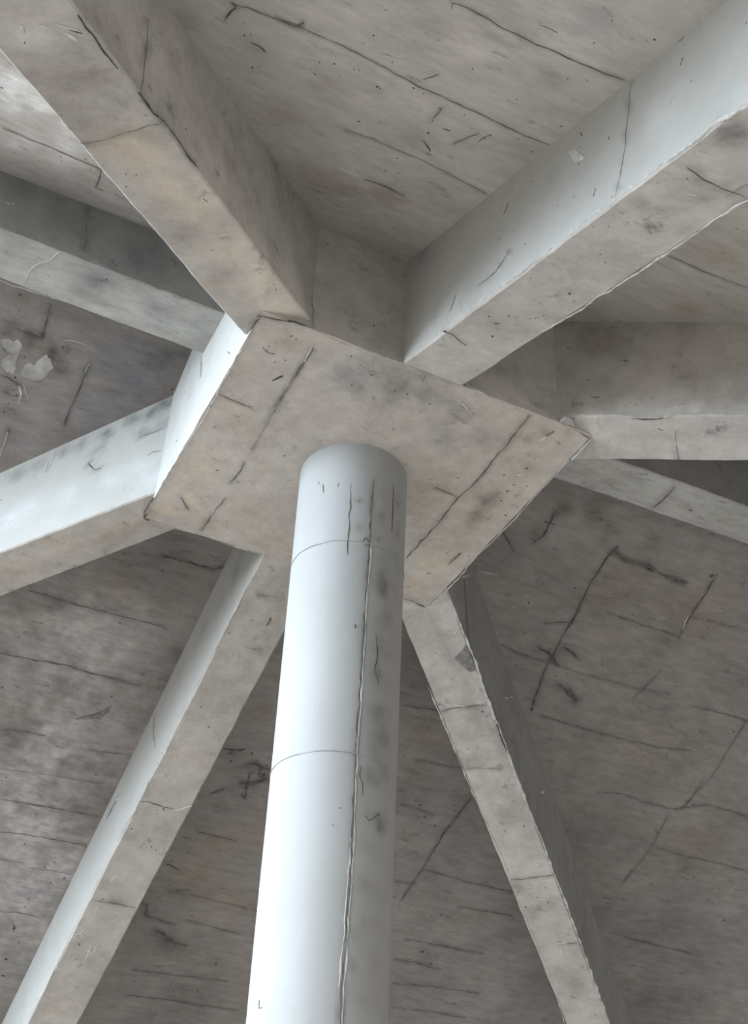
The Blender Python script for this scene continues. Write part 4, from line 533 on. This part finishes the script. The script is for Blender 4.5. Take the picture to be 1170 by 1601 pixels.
def ribbon(bm, pts, width, nrm, thick, mi=0, rough=0.35, seed=0, taper=True, step=0.012, wander=0.005):
    """thin raised strip following a polyline on a surface; nrm is a vector or a function of the point"""
    P = [Vector(p) for p in pts]
    Q = []
    for a, b in zip(P, P[1:]):
        n = max(1, int((b - a).length / step))
        for i in range(n): Q.append(a.lerp(b, i / n))
    Q.append(P[-1])
    prev = None; m = len(Q)
    for i, q in enumerate(Q):
        n = nrm(q) if callable(nrm) else Vector(nrm)
        d = (Q[min(i + 1, m - 1)] - Q[max(i - 1, 0)])
        if d.length < 1e-7: d = Vector((1, 0, 0))
        d.normalize(); s = d.cross(n).normalized()
        ww = width * 0.5 * (1 + rough * 2.0 * noise.noise(Vector((q.x * 28 + seed, q.y * 28, q.z * 28))))
        if taper: ww *= 0.35 + 0.65 * min(1, i / 3, (m - 1 - i) / 3)
        ww = max(ww, 0.0004)
        q2 = q + s * wander * noise.noise(Vector((q.x * 30 + seed, q.y * 30 + 5, q.z * 30)))
        th = thick * (1 + rough * noise.noise(Vector((q.x * 60, q.y * 60 + seed, q.z * 60))))
        vs_ = [bm.verts.new(q2 - s * ww - n * 0.002), bm.verts.new(q2 - s * ww * 0.75 + n * th),
               bm.verts.new(q2 + s * ww * 0.75 + n * th), bm.verts.new(q2 + s * ww - n * 0.002)]
        if prev:
            for k in range(4):
                f = bm.faces.new((prev[k], prev[(k + 1) % 4], vs_[(k + 1) % 4], vs_[k])); f.material_index = mi
        else:
            bm.faces.new(vs_).material_index = mi
        prev = vs_
    bm.faces.new(prev[::-1]).material_index = mi

def blob(bm, p, size, n, mi, thick=0.0012):
    p = Vector(p); n = Vector(n)
    t = n.orthogonal().normalized(); b = n.cross(t)
    a0 = random.uniform(0, 6.28); el = random.uniform(0.45, 1.0); k = 9
    rs = [size * 0.5 * random.uniform(0.7, 1.15) for _ in range(k)]
    top = []; bot = []
    for i in range(k):
        a = 2 * math.pi * i / k
        x, y = math.cos(a) * rs[i], math.sin(a) * rs[i] * el
        d = t * (x * math.cos(a0) - y * math.sin(a0)) + b * (x * math.sin(a0) + y * math.cos(a0))
        top.append(bm.verts.new(p + d * 0.85 + n * thick)); bot.append(bm.verts.new(p + d - n * 0.002))
    bm.faces.new(top).material_index = mi
    for i in range(k):
        bm.faces.new((bot[i], bot[(i + 1) % k], top[(i + 1) % k], top[i])).material_index = mi

def patch(bm, pts, n, thick, mi=0):
    n = Vector(n)
    P = [Vector(p) for p in pts]
    for _ in range(2):                            # round the corners of the torn outline
        P = [q for a, b in zip(P, P[1:] + P[:1]) for q in (a.lerp(b, 0.22), a.lerp(b, 0.78))]
    c = sum(P, Vector()) / len(P)
    P = [p + (p - c) * 0.22 * noise.noise(p * 60) for p in P]
    top = [bm.verts.new(p.lerp(c, 0.06) + n * thick) for p in P]; bot = [bm.verts.new(p - n * 0.003) for p in P]
    ctr = bm.verts.new(c + n * thick * 1.2)
    k = len(P)
    for i in range(k):
        j = (i + 1) % k
        bm.faces.new((top[i], top[j], ctr)).material_index = mi
        bm.faces.new((bot[i], bot[j], top[j], top[i])).material_index = mi

def col_normal(q):
    return Vector((q.x - COL_C[0], q.y - COL_C[1], 0)).normalized()

def surface_marks(bm, keys):
    """hairline cracks, drips, blow holes and tiny chips that are only pattern on this surface: slots 1 dark, 2 pale"""
    for k in keys:
        n = NORMALS.get(k, None)
        for i, (sf, ty, w, pts) in enumerate(MARKS):
            if sf != k: continue
            nn = n or col_normal
            if ty in ('crack', 'crackc'): ribbon(bm, pts, w / 1000, nn, 0.0010, 1, 0.5, i)
            elif ty == 'chip': ribbon(bm, pts, w / 1000 * (1.15 if w > 7 else 0.85), nn, 0.002, 2, 0.5, i)
        for x, y, z, s in SPOTS.get(k, []):
            blob(bm, (x, y, z), s / 1000 * 1.2, n or col_normal(Vector((x, y, z))), 1)

def mark_parts(parent, keys, seam_name, cmat):
    for k in keys:
        n = NORMALS.get(k, None) or col_normal
        for i, (sf, ty, w, pts) in enumerate(MARKS):
            if sf != k: continue
            b2 = bmesh.new(); o = Vector(pts[0])
            if ty in ('seam', 'seamc'):
                ribbon(b2, pts, w / 1000 * 0.85, n, 0.0008, 0, 0.6, i); ob = finish(seam_name, b2, [M_SEAM if w > 3.4 else M_FAINT], o, parent)
            elif ty in ('fin', 'finc'):
                ribbon(b2, pts, w / 1000 * 0.6, n, 0.0014, 0, 0.9, i, step=0.012, wander=0.004); ob = finish('mortar_fin', b2, [cmat], o, parent)
            elif ty == 'patch':
                patch(b2, pts, n, 0.004); ob = finish('spalled_patch', b2, [M_PATCH], o, parent); ob['label'] = 'darker broken patch'
            elif ty == 'patch2':
                patch(b2, pts, n, 0.002); ob = finish('peeled_patch', b2, [M_PEEL], o, parent); ob['label'] = 'paler peeled patch'
            else:
                b2.free()

def tag(o, label, cat=None, group=None, kind=None):
    o['label'] = label
    if cat: o['category'] = cat
    if group: o['group'] = group
    if kind: o['kind'] = kind
    return o

# ------------------------------------------------------------------ dimensions (metres)
ZC = 4.36                                    # underside of the column head
A, B = 0.55545, 0.55                         # half sides of the head
COL_R = 0.17526; COL_C = (-0.0073, 0.0031)
SL = (0.70104, 0.46389, 0.66421, 0.45351)    # roof slab: near rise/slope, far rise/slope
YR = -0.0402                                 # ridge
EAVE, NEAR_EAVE = 4.4, 3.7
XL, XR = -2.3, 6.2                           # open left end, right end
def slab_z(y):
    return ZC + (SL[0] + SL[1] * y if y < YR else SL[2] - SL[3] * y)

# ------------------------------------------------------------------ ground
bm = bmesh.new()
grid(bm, lambda u, v: Vector(((u - .5) * 60, (v - .5) * 60, 0)), 24, 24)
o = finish('floor', bm, [M_GROUND]); tag(o, 'pale paved ground under the concrete roof', 'ground', kind='structure')

# ------------------------------------------------------------------ roof slab, two slopes meeting at the ridge
def slab(y0, y1, label, keys, m):
    bm = bmesh.new()
    nx = 620; ny = 330
    TH = 0.14
    def P(u, v):
        y = y0 + (y1 - y0) * v
        return Vector((XL + (XR - XL) * u, y, slab_z(y)))
    rows = grid(bm, P, nx, ny)
    up = [[bm.verts.new(rows[i][j].co + Vector((0, 0, TH))) for j in (0, ny)] for i in (0, nx)]
    f = bm.faces.new
    f((up[0][0], up[1][0], up[1][1], up[0][1]))
    f([r[0] for r in rows] + [up[1][0], up[0][0]]); f([r[ny] for r in rows][::-1] + [up[0][1], up[1][1]])
    f(rows[0][::-1] + [up[0][0], up[0][1]]); f(rows[nx][:] + [up[1][1], up[1][0]])
    bmesh.ops.recalc_face_normals(bm, faces=bm.faces)
    surface_marks(bm, keys)
    o = finish('ceiling', bm, [m, M_DARK, M_PALE], (0, y1 if abs(y1) > abs(y0) else y0, slab_z(EAVE)), None, keys)
    tag(o, label, 'ceiling', kind='structure')
    mark_parts(o, keys, 'board_joint', M_FIN)
    return o
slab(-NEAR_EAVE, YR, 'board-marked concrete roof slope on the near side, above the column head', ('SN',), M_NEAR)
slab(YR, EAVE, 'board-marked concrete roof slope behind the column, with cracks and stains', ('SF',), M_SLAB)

# ------------------------------------------------------------------ column head
bm = bmesh.new()
n = 72
def box_face(P, nu, nv): return grid(bm, P, nu, nv)
def wob(p, s=1.0):
    return Vector((noise.noise(p * 9), noise.noise(p * 9 + Vector((7, 3, 1))), noise.noise(p * 11 + Vector((1, 9, 4))))) * 0.0035 * s
def edge_wob(x, y, z):
    p = Vector((x, y, z)); e = min(abs(abs(x) - A), 9) < 1e-6 or abs(abs(y) - B) < 1e-6
    return p + (wob(p) if e and abs(z - ZC) < 1e-6 else Vector())
grid(bm, lambda u, v: edge_wob(-A + 2 * A * u, -B + 2 * B * v, ZC), n, n)
def side(fx, fy, mi):
    def P(u, v):
        x, y = fx(u), fy(u); zt = slab_z(y) + 0.02
        return edge_wob(x, y, ZC) if v == 0 else Vector((x, y, ZC + (zt - ZC) * v))
    grid(bm, P, n, 28, mi)
side(lambda u: -A, lambda u: -B + 2 * B * u, 3); side(lambda u: A, lambda u: -B + 2 * B * u, 4)
side(lambda u: -A + 2 * A * u, lambda u: -B, 4); side(lambda u: -A + 2 * A * u, lambda u: B, 4)
def topP(u, v):
    x, y = -A + 2 * A * u, -B + 2 * B * v
    return Vector((x, y, slab_z(y) + 0.02))
grid(bm, topP, n, n)
bmesh.ops.remove_doubles(bm, verts=bm.verts, dist=1e-5)
bmesh.ops.recalc_face_normals(bm, faces=bm.faces)
surface_marks(bm, ('CB', 'CL', 'CN'))
head = finish('column_capital', bm, [M_HEAD, M_DARK, M_PALE, M_SIDE, M_BEAM], (0, 0, ZC), None, ('CB', 'CL', 'CN'))
tag(head, 'square concrete capital block on top of the round column, where all the beams meet', 'capital', None, 'thing')
mark_parts(head, ('CB', 'CL', 'CN'), 'formwork_joint', M_FIN)

# ------------------------------------------------------------------ column
bm = bmesh.new()
NA, NH = 96, 300
def colP(u, v):
    a = 2 * math.pi * u
    z = ZC * v
    rr = COL_R + 0.0012 * noise.noise(Vector((math.cos(a) * 2, math.sin(a) * 2, z * 1.5)))
    return Vector((COL_C[0] + rr * math.cos(a), COL_C[1] + rr * math.sin(a), z + (0.004 if v == 1 else 0)))
rows = [[bm.verts.new(colP(i / NA, j / NH)) for j in range(NH + 1)] for i in range(NA)]
for i in range(NA):
    for j in range(NH):
        k = (i + 1) % NA
        bm.faces.new((rows[i][j], rows[k][j], rows[k][j + 1], rows[i][j + 1]))
bm.faces.new([r[0] for r in rows][::-1])
for f in bm.faces: f.smooth = True
surface_marks(bm, ('CO',))
column = finish('concrete_column', bm, [M_COL, M_DARK, M_PALE], (COL_C[0], COL_C[1], 0), None, ('CO',))
tag(column, 'round pale concrete column with a vertical formwork seam, carrying the square capital', 'column', None, 'thing')
mark_parts(column, ('CO',), 'casting_seam', M_FIN)
for zj, lab in ((ZC - 1.09, None), (ZC - 0.388, None), (1.5, None)):
    b2 = bmesh.new()
    ring = []
    for i in range(96):
        a = 2 * math.pi * i / 96
        z = zj + 0.003 * noise.noise(Vector((math.cos(a) * 3, math.sin(a) * 3, zj)))
        h = 0.0016 * (1 + 0.6 * noise.noise(Vector((math.cos(a) * 9, math.sin(a) * 9, zj * 3))))
        pr = []
        for dr, dz in ((-0.003, -1.0), (0.0022, -0.7), (0.0022, 0.7), (-0.003, 1.0)):
            rr = COL_R + dr
            pr.append(b2.verts.new((COL_C[0] + rr * math.cos(a), COL_C[1] + rr * math.sin(a), z + dz * h)))
        ring.append(pr)
    for i in range(96):
        for k in range(4):
            b2.faces.new((ring[i][k], ring[(i + 1) % 96][k], ring[(i + 1) % 96][(k + 1) % 4], ring[i][(k + 1) % 4]))
    finish('joint_ring', b2, [M_JOINT], (COL_C[0], COL_C[1], zj), column)

# ------------------------------------------------------------------ beams
def beam(key, Aa, Bb, D, length, back, label, group, m):
    Aa = Vector(Aa) + Vector((0, 0, ZC)); Bb = Vector(Bb) + Vector((0, 0, ZC)); D = Vector(D)
    W = Bb - Aa
    bm = bmesh.new()
    nl = int(length / 0.022); ns, nb = 18, 12
    near = key in ('TL', 'TR', 'R')
    def zs(p):
        if key in ('LU', 'RL'): return slab_z(p.y) + 0.012
        return slab_z(p.y) + 0.012
    def sec(i):
        t = -back + (length + back) * i / nl
        a = Aa + D * t; b = Bb + D * t
        pts = []
        s = W.normalized()
        ra = 0.0032 * noise.noise(a * 6 + Vector((3, 0, 0))) + 0.0022 * noise.noise(a * 19)
        rb = 0.0032 * noise.noise(b * 6 + Vector((9, 2, 0))) + 0.0022 * noise.noise(b * 19)
        za = 0.0018 * noise.noise(a * 13); zb = 0.0018 * noise.noise(b * 13)
        ta, tb = zs(a), zs(b)
        for j in range(ns):                       # side above edge A, from the slab down
            q = j / ns; p = a.copy(); p.z = ta + (a.z - ta) * q; pts.append(p)
        c = 0.005
        pts.append(a + s * ra + Vector((0, 0, c + za)))
        pts.append(a + s * (ra + c) + Vector((0, 0, za)))
        for j in range(1, nb): pts.append(a + W * (j / nb))
        pts.append(b + s * (rb - c) + Vector((0, 0, zb)))
        pts.append(b + s * rb + Vector((0, 0, c + zb)))
        for j in range(1, ns + 1):
            q = j / ns; p = b.copy(); p.z = b.z + (tb - b.z) * q; pts.append(p)
        return pts
    rows = []
    for i in range(nl + 1): rows.append([bm.verts.new(p) for p in sec(i)])
    k = len(rows[0])
    for i in range(nl):
        for j in range(k):
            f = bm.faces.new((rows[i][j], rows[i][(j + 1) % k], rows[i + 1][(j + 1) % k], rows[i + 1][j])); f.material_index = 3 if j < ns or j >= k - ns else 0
    bm.faces.new(rows[0]); bm.faces.new(rows[-1][::-1])
    bmesh.ops.recalc_face_normals(bm, faces=bm.faces)
    surface_marks(bm, (key + 's', key + 'a'))
    o = finish('concrete_beam', bm, [m, M_DARK, M_PALE, M_DARK_SIDE if key in ('B', 'LU', 'RL') else m if key in ('TL', 'R') else M_SIDE], (Aa + Bb) / 2, None, (key + 's', key + 'a'))
    tag(o, label, 'beam', group, 'thing')
    mark_parts(o, (key + 's', key + 'a'), 'casting_joint', M_FIN)
    return o
LH = (EAVE - 0.6) * 1.40
BEAMS = [
 ('TL', (-0.4813, -0.6225, 0), (-0.6312, -0.4759, 0), (-0.6992, -0.7149, -0.2932), -XL * 1.40 - .82, .2, 'diagonal concrete beam with a warm tan underside, running up to the top left corner'),
 ('TR', (-0.1069, -0.5502, 0), (0.0965, -0.5498, 0), (0.0022, -1.0, -0.3948), NEAR_EAVE - .58, .1, 'pale-sided concrete beam with a crumbly lower edge, running up to the top right'),
 ('R', (0.4909, -0.6109, 0), (0.6469, -0.4622, 0), (0.6899, -0.7239, -0.2689), (NEAR_EAVE - 0.6) * 1.37, .2, 'concrete beam running level to the right edge from the chipped corner of the capital'),
 ('RL', (0.554, -0.1147, .3816), (0.5569, 0.0767, .3816), (0.9999, -0.015, 0.0049), XR - .57, .1, 'thin dim concrete ridge beam partly behind the beam at the right edge'),
 ('B', (0.6203, 0.4833, 0), (0.4765, 0.6307, 0), (0.7158, 0.6983, -0.2879), LH, .2, 'diagonal concrete beam with a broken upper edge, running down right of the column'),
 ('F', (-0.108, 0.548, 0), (0.098, 0.552, 0), (-0.0195, 0.9998, -0.442), EAVE - .58, .1, 'concrete beam with a pale green-grey side, running down to the bottom left'),
 ('L', (-0.6186, 0.4863, 0), (-0.4755, 0.6305, 0), (-0.7096, 0.7046, -0.2439), -XL * 1.40 - .82, .2, 'diagonal concrete beam with a bright white side, running to the left edge'),
 ('LU', (-0.5555, -0.1207, .3816), (-0.5554, 0.0854, .3816), (-1.0, 0.0002, 0.0166), -XL - .58, .1, 'mottled grey concrete ridge beam at left, passing behind the tan diagonal beam'),
]
for key, a_, b_, d_, ln, bk, lab in BEAMS:
    beam(key, a_, b_, d_, ln, bk, lab, 'beams radiating from the column capital', BMAT[key])
